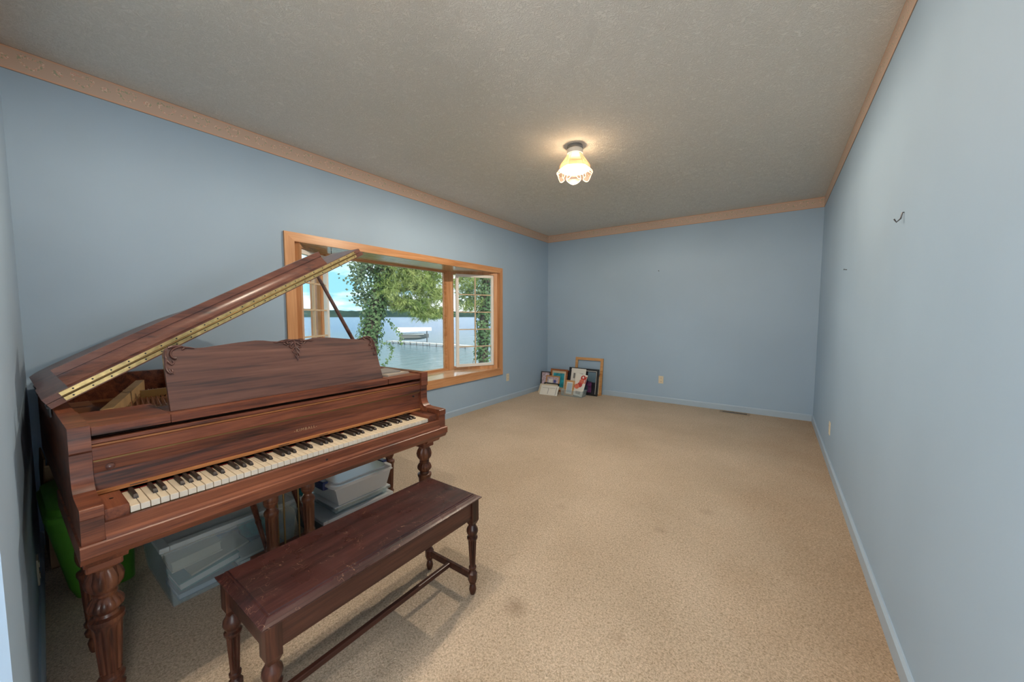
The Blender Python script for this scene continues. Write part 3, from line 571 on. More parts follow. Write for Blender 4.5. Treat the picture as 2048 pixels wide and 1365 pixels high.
# legs
def flute(n, z0, z1, amt):
    return lambda z, th, r: r - (amt * max(0, math.cos(n * th)) if z0 <= z <= z1 else 0)
def legfn(n, z0, z1, ca=None, cb=None):
    def f(z, th, r):
        if z0 <= z <= z1: return r - .0045 * (.5 + .5 * math.cos(n * th)) ** 1.5
        if ca and ca[0] <= z <= ca[1]: return r + (.011 * abs(math.sin(3.5 * th)) ** .6 - .006 - .004 * abs(math.sin(10.5 * th + 25 * (z - .46)))) * math.sin(PI * (z - ca[0]) / (ca[1] - ca[0])) ** .6
        if cb and cb[0] <= z <= cb[1]: return r - .003 * (.5 + .5 * math.cos(14 * th)) ** 2
        return r
    return f
def leg_profile(s, ornate):
    low = [(0, .018), (.012, .022), (.04, .026), (.055, .019), (.062, .019), (.070, .030), (.085, .033), (.095, .024), (.105, .023), (.110, .032), (.120, .033), (.128, .026)]
    sh = [(.130, .0265), (.140, .0265)] + [(.141 + i * .0155, .0265 + i * .0009) for i in range(11)] + [(.305, .037), (.312, .0375)]
    ring = [(.314, .041), (.322, .043), (.330, .042), (.336, .030), (.345, .026)]
    if ornate: top = [(.352, .034), (.362, .042), (.370, .0445), (.382, .042), (.396, .033), (.402, .027), (.408, .030), (.412, .030), (.416, .026), (.425, .034), (.440, .042), (.460, .045), (.480, .040), (.496, .033), (.505, .036)]
    else: top = [(.352, .030), (.365, .038), (.385, .043), (.400, .043), (.404, .040), (.408, .043), (.425, .041), (.445, .034), (.46, .030), (.505, .030)]
    return [(z, r * s) for z, r in low + sh + ring + top]
def leg(x, y, s, ornate):
    l = part('leg', MB().lathe(leg_profile(s, ornate), x, y, 56, legfn(10, .141, .30, (.425, .496) if ornate else None, (.352, .396) if ornate else None)), 'mahogany_z', pn, smooth=38)
    part('leg_block', MB().box(x - .042 * s, x + .042 * s, y - .042 * s, y + .042 * s, .505, .60, .006), 'mahogany_y', l)
    return l
leg(1.62, .057, 1.0, True); leg(1.62, 1.412, 1.0, True); leg(1.245, .060, .88, False); leg(1.265, 1.412, .82, False)
leg(.42, .42, .88, False)
for y in (.057, 1.412):
    part('leg_plate', MB().prism([(1.15, .583), (1.745, .583), (1.735, .574), (1.715, .566), (1.705, .552), (1.70, .545), (1.18, .545)], 'y', y - .048, y + .048), 'mahogany_x', pn)
# pedal lyre
ly = part('lyre', MB().box(1.32, 1.50, .56, .865, .07, .135, .006).box(1.30, 1.48, .57, .855, .555, .59), 'mahogany_y', pn)
COL = [(.135, .030), (.150, .030), (.155, .024), (.170, .024), (.176, .028), (.190, .028), (.196, .025)] + [(.198 + i * .0162, .0250 + i * .0003) for i in range(10)] + [(.348, .029), (.352, .0315), (.364, .032), (.372, .028), (.380, .020), (.388, .018), (.393, .022), (.402, .029), (.414, .032), (.417, .0305), (.420, .0325), (.436, .032), (.450, .028), (.47, .024), (.556, .024)]
for y in (.625, .800):
    part('lyre_column', MB().lathe(COL, 1.42, y, 48, legfn(10, .2, .342)), 'mahogany_z', ly, smooth=38)
for y in (.614, .812):
    a, b = Vector((1.06, y, .59)), Vector((1.40, y, .13)); P = [a.lerp(b, t) for t in (0, .1, .16, .2, .35, .5, .66, .68, .70, .85, 1)]
    part('lyre_brace', MB().tube(P, [.010, .011, .014, .012, .017, .015, .011, .014, .011, .009, .008], 12), 'mahogany_z', ly, smooth=45)
for y in (.66, .69, .76):
    part('pedal_rod', MB().tube([(1.40, y, .12), (1.40, y, .57)], .0045, 8), 'brass_dark', ly)
for y in (.66, .72, .78):
    part('pedal', MB().box(1.50, 1.60, y - .013, y + .013, .062, .074, .004), 'brass', ly)

# sheet music on the tray
single('sheet_music', MB().box(-.10, .10, -.085, .085, 0, .006).box(-.095, .10, -.082, .08, .006, .011), 'old_paper', 'pale music sheets lying on the right end of the piano', 'sheet music', (1.44, 1.285, .9575), (0, 0, .12))
single('music_book', MB().box(-.085, .085, -.07, .07, 0, .008), 'old_cover', 'thin greyish music book on top of the music sheets', 'book', (1.41, 1.275, .969), (0, 0, -.1))

# ---------------------------------------------------------------- piano bench
bx0, bx1, by0, by1 = 1.930, 2.290, .262, 1.172
bc = ((bx0 + bx1) / 2, (by0 + by1) / 2, 0)
bn = thing('piano_bench', 'dark mahogany piano bench with turned legs and scratched seat', 'bench', bc)
def ringtop():
    lv = [(0.004, .462), (0, .466), (0, .470), (.008, .474), (.020, .481), (.022, .4835), (.027, .4835), (.029, .488)]; vs = []
    for o, z in lv: vs += [(bx0 + o, by0 + o, z), (bx1 - o, by0 + o, z), (bx1 - o, by1 - o, z), (bx0 + o, by1 - o, z)]
    fs = [(3, 2, 1, 0), tuple(range(4 * len(lv) - 4, 4 * len(lv)))]
    for i in range(len(lv) - 1): fs += [(i * 4 + k, i * 4 + (k + 1) % 4, i * 4 + 4 + (k + 1) % 4, i * 4 + 4 + k) for k in range(4)]
    return MB().add(vs, fs)
part('seat', ringtop(), 'bench_top_wood', bn)
lx0, lx1, ly0, ly1 = bx0 + .032, bx1 - .032, by0 + .032, by1 - .032
part('apron', MB().box(lx0 - .010, lx0 + .008, ly0, ly1, .378, .463).box(lx1 - .008, lx1 + .014, ly0, ly1, .378, .463).box(lx0, lx1, ly0 - .012, ly0 + .008, .378, .463).box(lx0, lx1, ly1 - .008, ly1 + .012, .378, .463), 'bench_wood', bn)
BL = [(0, .010), (.006, .0135), (.025, .0175), (.042, .014), (.050, .010), (.056, .016), (.062, .0175)]
BL2 = [(.112, .017), (.118, .012), (.124, .012), (.128, .0175), (.136, .0175), (.140, .0135)] + [(.142 + i * .0155, .0135 + i * .00075) for i in range(9)] + [(.270, .0205), (.274, .0245), (.281, .025), (.286, .018), (.292, .018), (.297, .023), (.310, .0275), (.324, .0255), (.336, .018), (.345, .016)]
for x in (lx0, lx1):
    for y in (ly0, ly1):
        l = part('leg', MB().lathe(BL, x, y, 20).lathe(BL2, x, y, 40, legfn(10, .143, .266)), 'bench_wood_z', bn, smooth=38)
        part('leg_block', MB().add([(x + sx * w, y + sy * w, z) for z, w in ((.343, .014), (.362, .0215), (.463, .0215)) for sx, sy in ((-1, -1), (1, -1), (1, 1), (-1, 1))], [(3, 2, 1, 0), (8, 9, 10, 11)] + [(a * 4 + k, a * 4 + (k + 1) % 4, a * 4 + 4 + (k + 1) % 4, a * 4 + 4 + k) for a in (0, 1) for k in range(4)]), 'bench_wood_z', l)
        part('leg_block', MB().lathe([(.060, .015), (.070, .022), (.104, .022), (.113, .015)], x, y, 8), 'bench_wood_z', l)
for y in (ly0, ly1): part('stretcher', MB().box(lx0 + .015, lx1 - .015, y - .009, y + .009, .073, .103, .003), 'bench_wood', bn)
part('stretcher', MB().box(bc[0] - .010, bc[0] + .010, ly0 + .008, ly1 - .008, .078, .101, .004), 'bench_wood', bn)

# ---------------------------------------------------------------- storage under the piano
def tub(mb, b0, b1, z0, z1, t=.004, rim=.012):
    """open tapered container: b0 = bottom (x0,x1,y0,y1), b1 = top"""
    def q(b, z, o): return [(b[0] + o, b[2] + o, z), (b[1] - o, b[2] + o, z), (b[1] - o, b[3] - o, z), (b[0] + o, b[3] - o, z)]
    lv = [q(b0, z0, 0), q(b1, z1 - rim, 0), q(b1, z1 - rim, -rim), q(b1, z1, -rim), q(b1, z1, t), q(b0, z0 + t, t)]
    vs = sum(lv, []); fs = [(3, 2, 1, 0), (20, 21, 22, 23)]
    for i in range(5): fs += [(i * 4 + k, i * 4 + (k + 1) % 4, i * 4 + 4 + (k + 1) % 4, i * 4 + 4 + k) for k in range(4)]
    return mb.add(vs, fs)
big = thing('storage_bin', 'large clear plastic storage bin of books under the bass end of the piano', 'storage bin', (.98, .55, 0))
part('body', tub(MB(), (.74, 1.215, .295, .80), (.71, 1.245, .27, .825), .002, .288), 'clear_plastic', big)
def rimlid(x0, x1, y0, y1, z, h, dish=.008, rw=.035):
    m = MB().box(x0, x1, y0, y0 + rw, z, z + h, .004).box(x0, x1, y1 - rw, y1, z, z + h, .004).box(x0, x0 + rw, y0 + rw, y1 - rw, z, z + h, .003).box(x1 - rw, x1, y0 + rw, y1 - rw, z, z + h, .003)
    return m.box(x0 + rw, x1 - rw, y0 + rw, y1 - rw, z + h - dish - .004, z + h - dish)
part('lid', rimlid(.70, 1.262, .252, .842, .288, .022), 'frosted_plastic', big)
gb = 'books stored in the clear bin'
def slab(name, mat, label, catg, x, y, z, l, w, h, rx=0, rz=0, grp=None, pages=None):
    """book or folder; l along y, w along x"""
    if pages:
        t = thing(name, label, catg, (x, y, z), (rx, 0, rz), grp)
        part('cover', MB().box(-w / 2, w / 2, -l / 2, l / 2, 0, h * .12).box(-w / 2, w / 2, -l / 2, l / 2, h * .88, h).box(-w / 2, -w / 2 + .004, -l / 2, l / 2, h * .12, h * .88), mat, t, world=False)
        part('pages', MB().box(-w / 2 + .004, w / 2 - .004, -l / 2 + .004, l / 2 - .004, h * .12, h * .88), pages, t, world=False); return t
    return single(name, MB().box(-w / 2, w / 2, -l / 2, l / 2, 0, h), mat, label, catg, (x, y, z), (rx, 0, rz), group=grp)
slab('book', 'blue_cover', 'dark blue book at the bottom left of the large clear bin', 'book', 1.10, .425, .008, .22, .19, .032, 0, .03, gb, 'paper_blue')
slab('book', 'blue_cover', 'thick dark blue book with pale page edges, bottom right in the clear bin', 'book', 1.09, .67, .008, .21, .20, .05, 0, -.05, gb, 'paper')
slab('book', 'teal', 'teal book with white page edges leaning in the clear bin', 'book', 1.105, .44, .062, .24, .18, .038, .12, .04, gb, 'paper')
slab('folder', 'paper_cream', 'cream folder sloping across the books in the clear bin', 'folder', 1.12, .48, .122, .24, .16, .008, .16, .06)
slab('book', 'paper_cream', 'stack of cream pamphlets on top in the clear bin', 'book', 1.09, .40, .142, .19, .17, .05, .06, .0, gb, 'paper_cream')
slab('book', 'paper_blue', 'pale grey book at the back of the clear bin', 'book', .86, .50, .008, .28, .18, .12, 0, 0, gb, 'paper')
slab('envelope', 'paper', 'white envelope standing on the books in the clear bin', 'envelope', 1.14, .63, .066, .16, .12, .012, .10, -.1)
mb = MB().sphere((0, 0, 0), 1, 20, 12, (.10, .085, .080)); random.seed(3)
mb.xf(lambda x, y, z: (x + .010 * math.sin(40 * y + 20 * z), y + .010 * math.sin(45 * x + 30 * z), z + .012 * math.sin(50 * x) * math.cos(40 * y)))
single('folded_cloth', mb, 'teal_cloth', 'crumpled teal cloth in the right end of the clear bin', 'cloth', (1.06, .69, .175), smooth=60)
low = thing('underbed_bin', 'low wide plastic bin with milky lid on the carpet behind the pedal lyre', 'storage bin', (1.15, 1.13, 0))
part('body', tub(MB(), (.97, 1.32, .94, 1.34), (.955, 1.34, .925, 1.35), .002, .135), 'grey_plastic', low)
part('lid', rimlid(.935, 1.36, .905, 1.37, .135, .022, .005, .025), 'milky_plastic', low)
sh = thing('shallow_bin', 'shallow clear bin of papers between the low bin and the top bin', 'storage bin', (1.2, 1.18, .157))
part('body', tub(MB(), (1.03, 1.33, .995, 1.335), (1.02, 1.34, .985, 1.345), .157, .20), 'clear_plastic', sh)
part('lid', MB().box(1.012, 1.35, .978, 1.352, .20, .207, .002), 'milky_plastic', sh)
single('paper_stack', MB().box(-.14, .14, -.15, .15, 0, .03), 'paper_cream', 'cream papers inside the shallow clear bin', 'papers', (1.18, 1.165, .162))
up = thing('lidded_bin', 'white translucent bin with navy handles on top of the stack under the piano', 'storage bin', (1.2, 1.15, .207))
part('body', tub(MB(), (1.05, 1.345, 1.005, 1.325), (1.03, 1.385, .965, 1.335), .208, .335, .004, .008), 'milky_plastic', up)
def roundslab(x0, x1, y0, y1, r, z0, z1, o=0):
    P = []
    for cx, cy, a0 in ((x1 - r, y1 - r, 0), (x0 + r, y1 - r, 90), (x0 + r, y0 + r, 180), (x1 - r, y0 + r, 270)):
        for k in range(6): a = math.radians(a0 + k * 18); P.append((cx + (r + o) * math.cos(a), cy + (r + o) * math.sin(a)))
    return MB().prism(P, 'z', z0, z1)
lo = roundslab(1.015, 1.405, .945, 1.352, .05, .335, .350); lo2 = roundslab(1.045, 1.375, .975, 1.322, .04, .350, .358); lo.add(lo2.v, lo2.f)
part('lid', lo, 'milky_plastic', up, smooth=30)
for y in (.945, 1.340):
    part('handle', MB().box(1.11, 1.31, y - .012, y + .022, .312, .362, .006), 'navy', up, label='navy clip handle')
single('teal_bag', MB().sphere((0, 0, 0), 1, 18, 10, (.045, .05, .11)).xf(lambda x, y, z: (x + .008 * math.sin(40 * z), y + .01 * math.sin(35 * x + 20 * z), z)), 'teal', 'crumpled teal bag between the large clear bin and the top bin', 'bag', (.965, .955, .268), smooth=60)

# green waste bin and cardboard box by the near wall
def rrect(x0, x1, y0, y1, r, n=6):
    P = []
    for cx, cy, a0 in ((x1 - r, y1 - r, 0), (x0 + r, y1 - r, 90), (x0 + r, y0 + r, 180), (x1 - r, y0 + r, 270)):
        for k in range(n + 1): a = math.radians(a0 + k * 90 / n); P.append((cx + r * math.cos(a), cy + r * math.sin(a)))
    return P
def loft(levels):
    m = MB(); n = len(levels[0][0]); vs = [(p[0], p[1], z) for P, z in levels for p in P]
    fs = [tuple(range(n))[::-1], tuple(range((len(levels) - 1) * n, len(levels) * n))]
    for i in range(len(levels) - 1): fs += [(i * n + k, i * n + (k + 1) % n, (i + 1) * n + (k + 1) % n, (i + 1) * n + k) for k in range(n)]
    return m.add(vs, fs)
gw = thing('waste_bin', 'bright green plastic waste bin with lid wedged between piano and near wall', 'waste bin', (.66, .12, 0))
part('body', loft([(rrect(.50, .80, .050, .245, .04), 0), (rrect(.48, .815, .030, .245, .045), .06), (rrect(.44, .90, -.022, .247, .06), .385), (rrect(.437, .905, -.024, .248, .06), .387), (rrect(.43, .915, -.026, .249, .06), .43)]), 'green_plastic', gw, smooth=40)
part('lid', loft([(rrect(.405, .94, -.030, .305, .075), .43), (rrect(.405, .94, -.030, .305, .075), .452), (rrect(.42, .925, -.022, .295, .07), .456), (rrect(.425, .92, -.018, .29, .07), .482), (rrect(.44, .905, -.006, .28, .065), .49)]), 'green_plastic', gw, smooth=40)
cb = thing('cardboard_box', 'open brown cardboard box behind the green bin', 'box', (.21, .14, 0))
part('body', MB().box(.05, .37, 0, .006, 0, .47).box(.05, .37, .28, .286, 0, .47).box(.05, .056, .006, .28, 0, .47).box(.364, .37, .006, .28, 0, .47).box(.05, .37, 0, .286, 0, .006), 'cardboard', cb)
m = MB().box(0, .12, .004, .282, -.003, .003); part('flap', m.xf(lambda x, y, z: (.37 + x * .55, y, .47 + z + x * .75)), 'cardboard_light', cb)
m = MB().box(0, .12, .03, .27, -.003, .003); part('flap', m.xf(lambda x, y, z: (.053 - z, y, .47 + x)), 'cardboard', cb)
m = MB().box(.06, .36, -.003, .003, 0, .11); part('flap', m.xf(lambda x, y, z: (x, .003 + y + z * .05, .47 + z)), 'cardboard', cb)

# ---------------------------------------------------------------- ceiling lamp
def ceiling_lamp(lc, label, fil='filament'):
    lamp = thing('ceiling_lamp', label, 'lamp', (lc[0], lc[1], H), group='twin ceiling lamps')
    part('canopy', MB().lathe([(2.712, .066), (2.714, .068), (H, .064)], *lc, 32), 'mirror_cap', lamp, smooth=40)
    part('collar', MB().lathe([(2.672, .060), (2.675, .067), (2.708, .067), (2.712, .064)], *lc, 32), 'white_paint', lamp, smooth=40)
    NPN = 6
    def shade_r(i, th):                      # levels: top, shoulder, waist, hem
        return (.058, .125, .130, .152, .140)[i]
    ZL = (2.672, 2.585, 2.548, 2.525, 2.482)
    def corner(i, k, e):                     # e: -1/+1 side of a pilaster at panel corner k
        a = 2 * PI * (k + .5) / NPN + e * .10 * (1 if i else 1.2); r = shade_r(i, a); z = ZL[i]
        return Vector((lc[0] + r * math.cos(a), lc[1] + r * math.sin(a), z))
    sh0 = None
    for k in range(NPN):
        for kind in ('panel', 'pilaster'):
            cols = []
            for i in range(5):
                a, b = (corner(i, k, 1), corner(i, (k + 1) % NPN, -1)) if kind == 'panel' else (corner(i, k, -1), corner(i, k, 1))
                row = []
                for j in range(7):
                    t = j / 6; p = a.lerp(b, t)
                    bulge = math.sin(PI * t)
                    if kind == 'panel':
                        c = Vector((lc[0], lc[1], p.z)); dv = p - c; p = c + dv * (1 + (.0, .02, .03, .05, .05)[i] * bulge)
                        if i == 4: p.z += .020 * (1 - bulge) - .012 * bulge
                    elif i == 4: p.z += .022
                    row.append(p)
                cols.append(row)
            vs = [p for r in cols for p in r]; fs = [(i * 7 + j, i * 7 + j + 1, (i + 1) * 7 + j + 1, (i + 1) * 7 + j) for i in range(4) for j in range(6)]
            pnl = part('shade_panel' if kind == 'panel' else 'shade_pilaster', MB().add(vs, fs), 'shade_glass', lamp, smooth=30)
            pnl.data.materials.append(MATS['shade_enamel'])
            for q, pg in enumerate(pnl.data.polygons): pg.material_index = 1 if q < 12 else 0
            if kind == 'panel':
                mb = MB()
                mb.tube([r[0] for r in cols], .0014, 5).tube([r[-1] for r in cols], .0014, 5).tube(cols[1], .0014, 5).tube(cols[4], .0016, 5)
                mb.tube([cols[3][0], cols[3][1], cols[2][2], cols[2][4], cols[3][5], cols[3][6]], .0012, 5)
                part('wire', mb, 'wire_rose', pnl)
    part('top_ring', MB().tube([(lc[0] + .059 * math.cos(2 * PI * k / 24), lc[1] + .059 * math.sin(2 * PI * k / 24), 2.672) for k in range(25)], .002, 6), 'wire_rose', lamp)
    blb = part('bulb', MB().sphere((lc[0], lc[1], 2.555), .062, 24, 16).lathe([(2.61, .02), (2.68, .018)], *lc, 16), 'bulb_glass', lamp, smooth=60)
    part('filament', MB().sphere((lc[0], lc[1], 2.55), .022, 14, 10), fil, blb, smooth=60)
ceiling_lamp((1.943, 2.819), 'small ceiling lamp with scalloped peach shade and lit bulb in the middle of the ceiling')
ceiling_lamp((2.1, .5), 'added unseen copy of the scalloped ceiling lamp, above the piano bench', 'fill_filament')  # lamp added out of view to brighten the near end of the room

# unseen fill lamps added behind the camera to brighten the room
def lantern(x, y, z, r, label):
    g = thing('fill_lamp', label, 'lamp', (x, y, 0), group='added fill lamps')
    part('base', MB().lathe([(0, .14), (.02, .14), (.03, .02)], x, y, 24), 'black_metal', g, smooth=40)
    part('pole', MB().tube([(x, y, .02), (x, y, z - r + .01)], .012, 10), 'black_metal', g, smooth=60)
    part('fill_globe', MB().sphere((x, y, z), r, 28, 18), 'fill_glow', g, smooth=60)
lantern(3.58, -.34, .88, .15, 'added unseen small fill lamp beside the right wall just behind the camera')
lantern(2.35, -1.45, 1.75, .22, 'added unseen fill lamp left of the adjoining space')

# ---------------------------------------------------------------- outlets, vent, hooks
def outlet(loc, rot, label):
    t = thing('wall_outlet', label, 'outlet', loc, rot, group='ivory wall outlets')
    pl = part('plate', MB().box(-.035, .035, -.006, 0, -.057, .057, .002), 'ivory_plastic', t, world=False)
    for z in (-.025, .025):
        s = part('socket', MB().prism([(.016 * math.cos(a) , z + .0165 * max(-.75, min(.75, math.sin(a)))) for a in [2 * PI * k / 16 for k in range(16)]], 'y', -.0085, -.0055), 'ivory_plastic', pl, world=False)
        part('slot', MB().box(-.008, -.005, -.0088, -.0084, z - .005, z + .005).box(.005, .008, -.0088, -.0084, z - .005, z + .005), 'black', pl, world=False)
outlet((1.991, D, .343), (0, 0, 0), 'ivory outlet on the far wall')
outlet((0, 4.518, .357), (0, 0, PI / 2), 'ivory outlet between the bay window and the corner')
outlet((W, 4.116, .327), (0, 0, -PI / 2), 'ivory outlet on the right wall')
outlet((.78, NW(.78), .20), (0, 0, PI - .05), 'ivory outlet on the near wall beside the piano')
vt = thing('floor_register', 'tan metal floor register with dark slots by the far baseboard', 'vent', (2.975, 5.655, 0))
part('frame', MB().box(2.80, 3.15, 5.59, 5.615, 0, .006).box(2.80, 3.15, 5.70, 5.725, 0, .006).box(2.80, 2.83, 5.615, 5.70, 0, .006).box(3.12, 3.15, 5.615, 5.70, 0, .006), 'vent_tan', vt)
part('duct', MB().box(2.83, 3.12, 5.615, 5.70, 0, .0015), 'black', vt)
for k in range(18):
    x = 2.836 + k * .0165; part('slat', MB().box(x, x + .004, 5.615, 5.70, .0015, .0055), 'vent_tan', vt)
hk = [(0, 0, .012), (0, -.010, .010), (0, -.022, -.008), (0, -.020, -.022), (0, -.008, -.024)]
single('picture_hook', MB().tube([(0, 0, .02), (0, -.006, .02), (0, -.010, -.005), (0, -.022, -.018), (0, -.030, -.004)], .003, 6), 'hook_metal', 'dark picture hook high on the right wall', 'hook', (W, 2.172, 1.735), (0, 0, -PI / 2), smooth=60)
single('wall_nail', MB().tube([(0, 0, 0), (0, -.018, .004)], .003, 6).tube([(0, -.018, .004), (0, -.020, .0045)], .006, 8), 'hook_metal', 'small nail in the right wall beyond the hook', 'nail', (W, 3.688, 1.665), (0, 0, -PI / 2))
single('wall_nail', MB().tube([(0, 0, 0), (0, -.020, .006)], .0035, 6).tube([(0, -.02, .006), (0, -.022, .0065)], .007, 8), 'hook_metal', 'small nail in the far wall', 'nail', (1.919, D, 1.986))

# ---------------------------------------------------------------- picture frames in the corner
def frame(name, label, x, y, w, h, lean, rz, bar, mat, t=.018, back=None, roll=0, extra=(), cat_='picture frame', grp='frames in the corner', z=0.001):
    """stands with its lower front edge at (x,y), leaning back by lean (radians)"""
    o = thing(name, label, cat_, (x, y, z), (0, 0, 0), grp)
    o.rotation_euler = (Matrix.Rotation(rz, 3, 'Z') @ Matrix.Rotation(-lean, 3, 'X') @ Matrix.Rotation(roll, 3, 'Y')).to_euler()
    if bar:
        for nm, b in (('rail', (-w / 2, w / 2, 0, t, 0, bar)), ('rail', (-w / 2, w / 2, 0, t, h - bar, h)), ('stile', (-w / 2, -w / 2 + bar, 0, t, bar, h - bar)), ('stile', (w / 2 - bar, w / 2, 0, t, bar, h - bar))):
            part(nm, MB().box(*b), mat, o, world=False)
    if back: part('picture', MB().box(-w / 2 + bar * .9, w / 2 - bar * .9, t * .45, t * .8, bar * .9, h - bar * .9), back, o, world=False)
    for nm, mt, a in extra:      # printed shapes: (x0,x1,z0,z1) proud of the picture
        y0 = t * .45 - .0012 if bar else -.0012
        part(nm, MB().box(a[0], a[1], y0, y0 + .0012, a[2], a[3]) if len(a) == 4 else MB().prism([(a[0] + a[2] * math.cos(2 * PI * k / 18), a[1] + a[3] * math.sin(2 * PI * k / 18)) for k in range(18)], 'y', y0 - a[4], y0 + .0012), mt, o, world=False)
    return o
frame('framed_picture', 'large empty light oak frame leaning on the wall behind the others', .83, 5.655, .50, .61, .13, 0, .045, 'frame_oak')
frame('framed_picture', 'thin pale wooden frame peeking out on the right of the black frame', .84, 5.625, .46, .33, .12, 0, .02, 'frame_oak', .012, 'paper_cream')
frame('framed_picture', 'large black frame with a dark night picture on the right', .78, 5.555, .54, .44, .16, -.03, .03, 'black', .022, 'photo_dark', extra=(('mat_line', 'paper', (-.235, .235, .398, .405)), ('mat_line', 'paper', (.228, .234, .03, .40)), ('sky', 'photo_blue', (.08, .22, .22, .385)), ('figure', 'photo_purple', (.05, .16, .05, .24)), ('figure', 'photo_blue', (.02, .10, .07, .16))))
frame('picture_mat', 'white picture mat with grey photo openings in front of the black frame', .71, 5.480, .27, .44, .24, -.04, 0, 'paper', .004, 'paper', cat_='picture mat', extra=(('photo', 'photo_grey', (-.09, -.055, .27, .36)), ('photo', 'photo_grey', (-.03, .09, .34, .36)), ('photo', 'photo_grey', (-.09, -.05, .15, .19))))
frame('framed_picture', 'dark red frame right of the teal picture', .42, 5.585, .32, .37, .18, .05, .03, 'frame_red', .016, 'photo_dark')
frame('framed_picture', 'brown wooden frame with a teal picture', .325, 5.540, .33, .39, .20, .03, .032, 'frame_brown', .018, 'paper_cream', extra=(('photo', 'photo_teal', (-.105, .105, .075, .32)),))
frame('framed_picture', 'black frame at the left end in the corner', .115, 5.47, .17, .34, .22, .25, .018, 'black', .014, 'photo_pink')
frame('framed_picture', 'small gold frame with a pale picture of a blue figure', .285, 5.40, .26, .29, .24, .04, .02, 'frame_oak', .014, 'photo_pink', extra=(('figure', 'print_blue', (.02, .065, .17, .22)), ('figure', 'paper', (-.08, .0, .15, .23))))
frame('framed_picture', 'black frame in front of the small gold frame', .30, 5.345, .28, .175, .28, .04, .018, 'black', .014, 'paper_cream')
frame('picture_mat', 'beige picture mat behind the white window mat at the left', .235, 5.265, .28, .17, .55, -.02, 0, 'paper_cream', .004, 'paper_cream', cat_='picture mat')
frame('picture_mat', 'white window mat with two grey openings lying low at the left front', .345, 5.185, .32, .175, .6, .10, 0, 'paper', .004, 'paper', cat_='picture mat', extra=(('opening', 'ink_grey', (-.13, -.02, .125, .13)), ('opening', 'ink_grey', (.0, .10, .125, .13)), ('opening', 'ink_grey', (-.022, -.012, .02, .125)), ('opening', 'ink_grey', (.118, .127, .01, .15))))
frame('photo_frame', 'small pale wooden photo frame inside the clear tray', .632, 5.345, .165, .25, .30, -.05, .025, 'frame_oak', .014, 'paper', extra=(('photo', 'paper_blue', (-.045, .045, .05, .205)),), z=.006)
frame('poster', 'white card with red apples printed on it, standing in the clear tray', .775, 5.352, .21, .365, .34, -.10, 0, 'paper', .004, 'paper', cat_='poster', z=.017, roll=.11, extra=(
    ('print', 'print_red', (.040, .305, .045, .045, 0)), ('print', 'print_orange', (.030, .240, .046, .042, .0004)), ('print', 'print_red', (.010, .185, .045, .042, .0008)), ('print', 'print_orange', (-.035, .150, .045, .042, .0012)), ('print', 'paper', (.038, .315, .014, .018, .0016)), ('print', 'ink_grey', (-.03, .06, .03, .075)), ('print', 'print_red', (.085, .10, .22, .34))))
tr = thing('clear_tray', 'clear plastic tray holding the small photo frame and the apple card', 'tray', (.72, 5.40, 0))
part('tray', tub(MB(), (.535, .895, 5.295, 5.46), (.525, .91, 5.285, 5.47), .001, .105, .003, .006), 'clear_plastic', tr)

# ---------------------------------------------------------------- outdoors
single('lawn', MB().add([(-.14, -30, -1.3), (-.14, 40, -1.3), (-13, 60, -3.2), (-13, -40, -3.2)], [(0, 1, 2, 3)]), 'lawn', 'grassy slope down to the lake', 'lawn', kind='structure')
single('lake', MB().add([(-11, -900, 0), (-11, 1700, 0), (-2200, 1700, 0), (-2200, -900, 0)], [(3, 2, 1, 0)]), 'lake_water', 'blue lake with small waves beyond the window', 'lake', (0, 0, -3), kind='structure')
random.seed(11)
mb = MB(); vs = []; fs = []; K = 160
for i in range(K):
    t = i / (K - 1); a = math.radians(lerp(-8, 72, t)); R = 1500
    hgt = 30 + 9 * math.sin(6 * t + .6) + 4 * math.sin(23 * t) + random.uniform(-1.5, 1.5)
    for rr, z in ((R, -3.2), (R + 5, 4 + random.uniform(0, 3)), (R + 60, hgt * .6), (R + 140, hgt), (R + 300, hgt * .9)):
        vs.append((3.4 - rr * math.cos(a), rr * math.sin(a), z))
for i in range(K - 1):
    for k in range(4): fs.append((i * 5 + k, i * 5 + k + 1, i * 5 + 6 + k, i * 5 + 5 + k))
single('far_shore', mb.add(vs, fs), 'hazy_trees', 'wooded hills on the far shore of the lake', 'hills', kind='structure')

def rnd(): return random.uniform(-1, 1)
def foliage(mb, clumps, n, ln, wd, droop=.3, per=9):
    for (cx, cy, cz, rx, ry, rz) in clumps:
        for _ in range(int(n * (rx * ry * rz) ** .5 * 6)):
            while True:
                p = Vector((rnd(), rnd(), rnd()))
                if p.length < 1: break
            p = p * (.55 + .45 * p.length); c = Vector((cx + p.x * rx, cy + p.y * ry, cz + p.z * rz)); ax = Vector((rnd(), rnd(), rnd() * .6 - droop)).normalized()
            for k in range(per):
                d = (ax * 1.1 + Vector((rnd(), rnd(), rnd())) * .8).normalized(); s = d.orthogonal().normalized() * wd; e = c + d * ln * random.uniform(.6, 1.1)
                mb.add([c - s, c + s, e + s * .3, e - s * .3], [(0, 1, 2, 3)])
def leaves(mb, pts, size, nrm=None):
    for p, nv in pts:
        nv = (Vector(nv) + Vector((rnd(), rnd(), rnd())) * .55).normalized(); a = nv.orthogonal().normalized(); b = nv.cross(a); th = random.uniform(0, 6.28); a, b = a * math.cos(th) + b * math.sin(th), b * math.cos(th) - a * math.sin(th)
        s = size * random.uniform(.7, 1.25); p = Vector(p); mb.add([p - b * s * .6, p + a * s * .5, p + b * s * .8, p - a * s * .5], [(0, 1, 2, 3)])
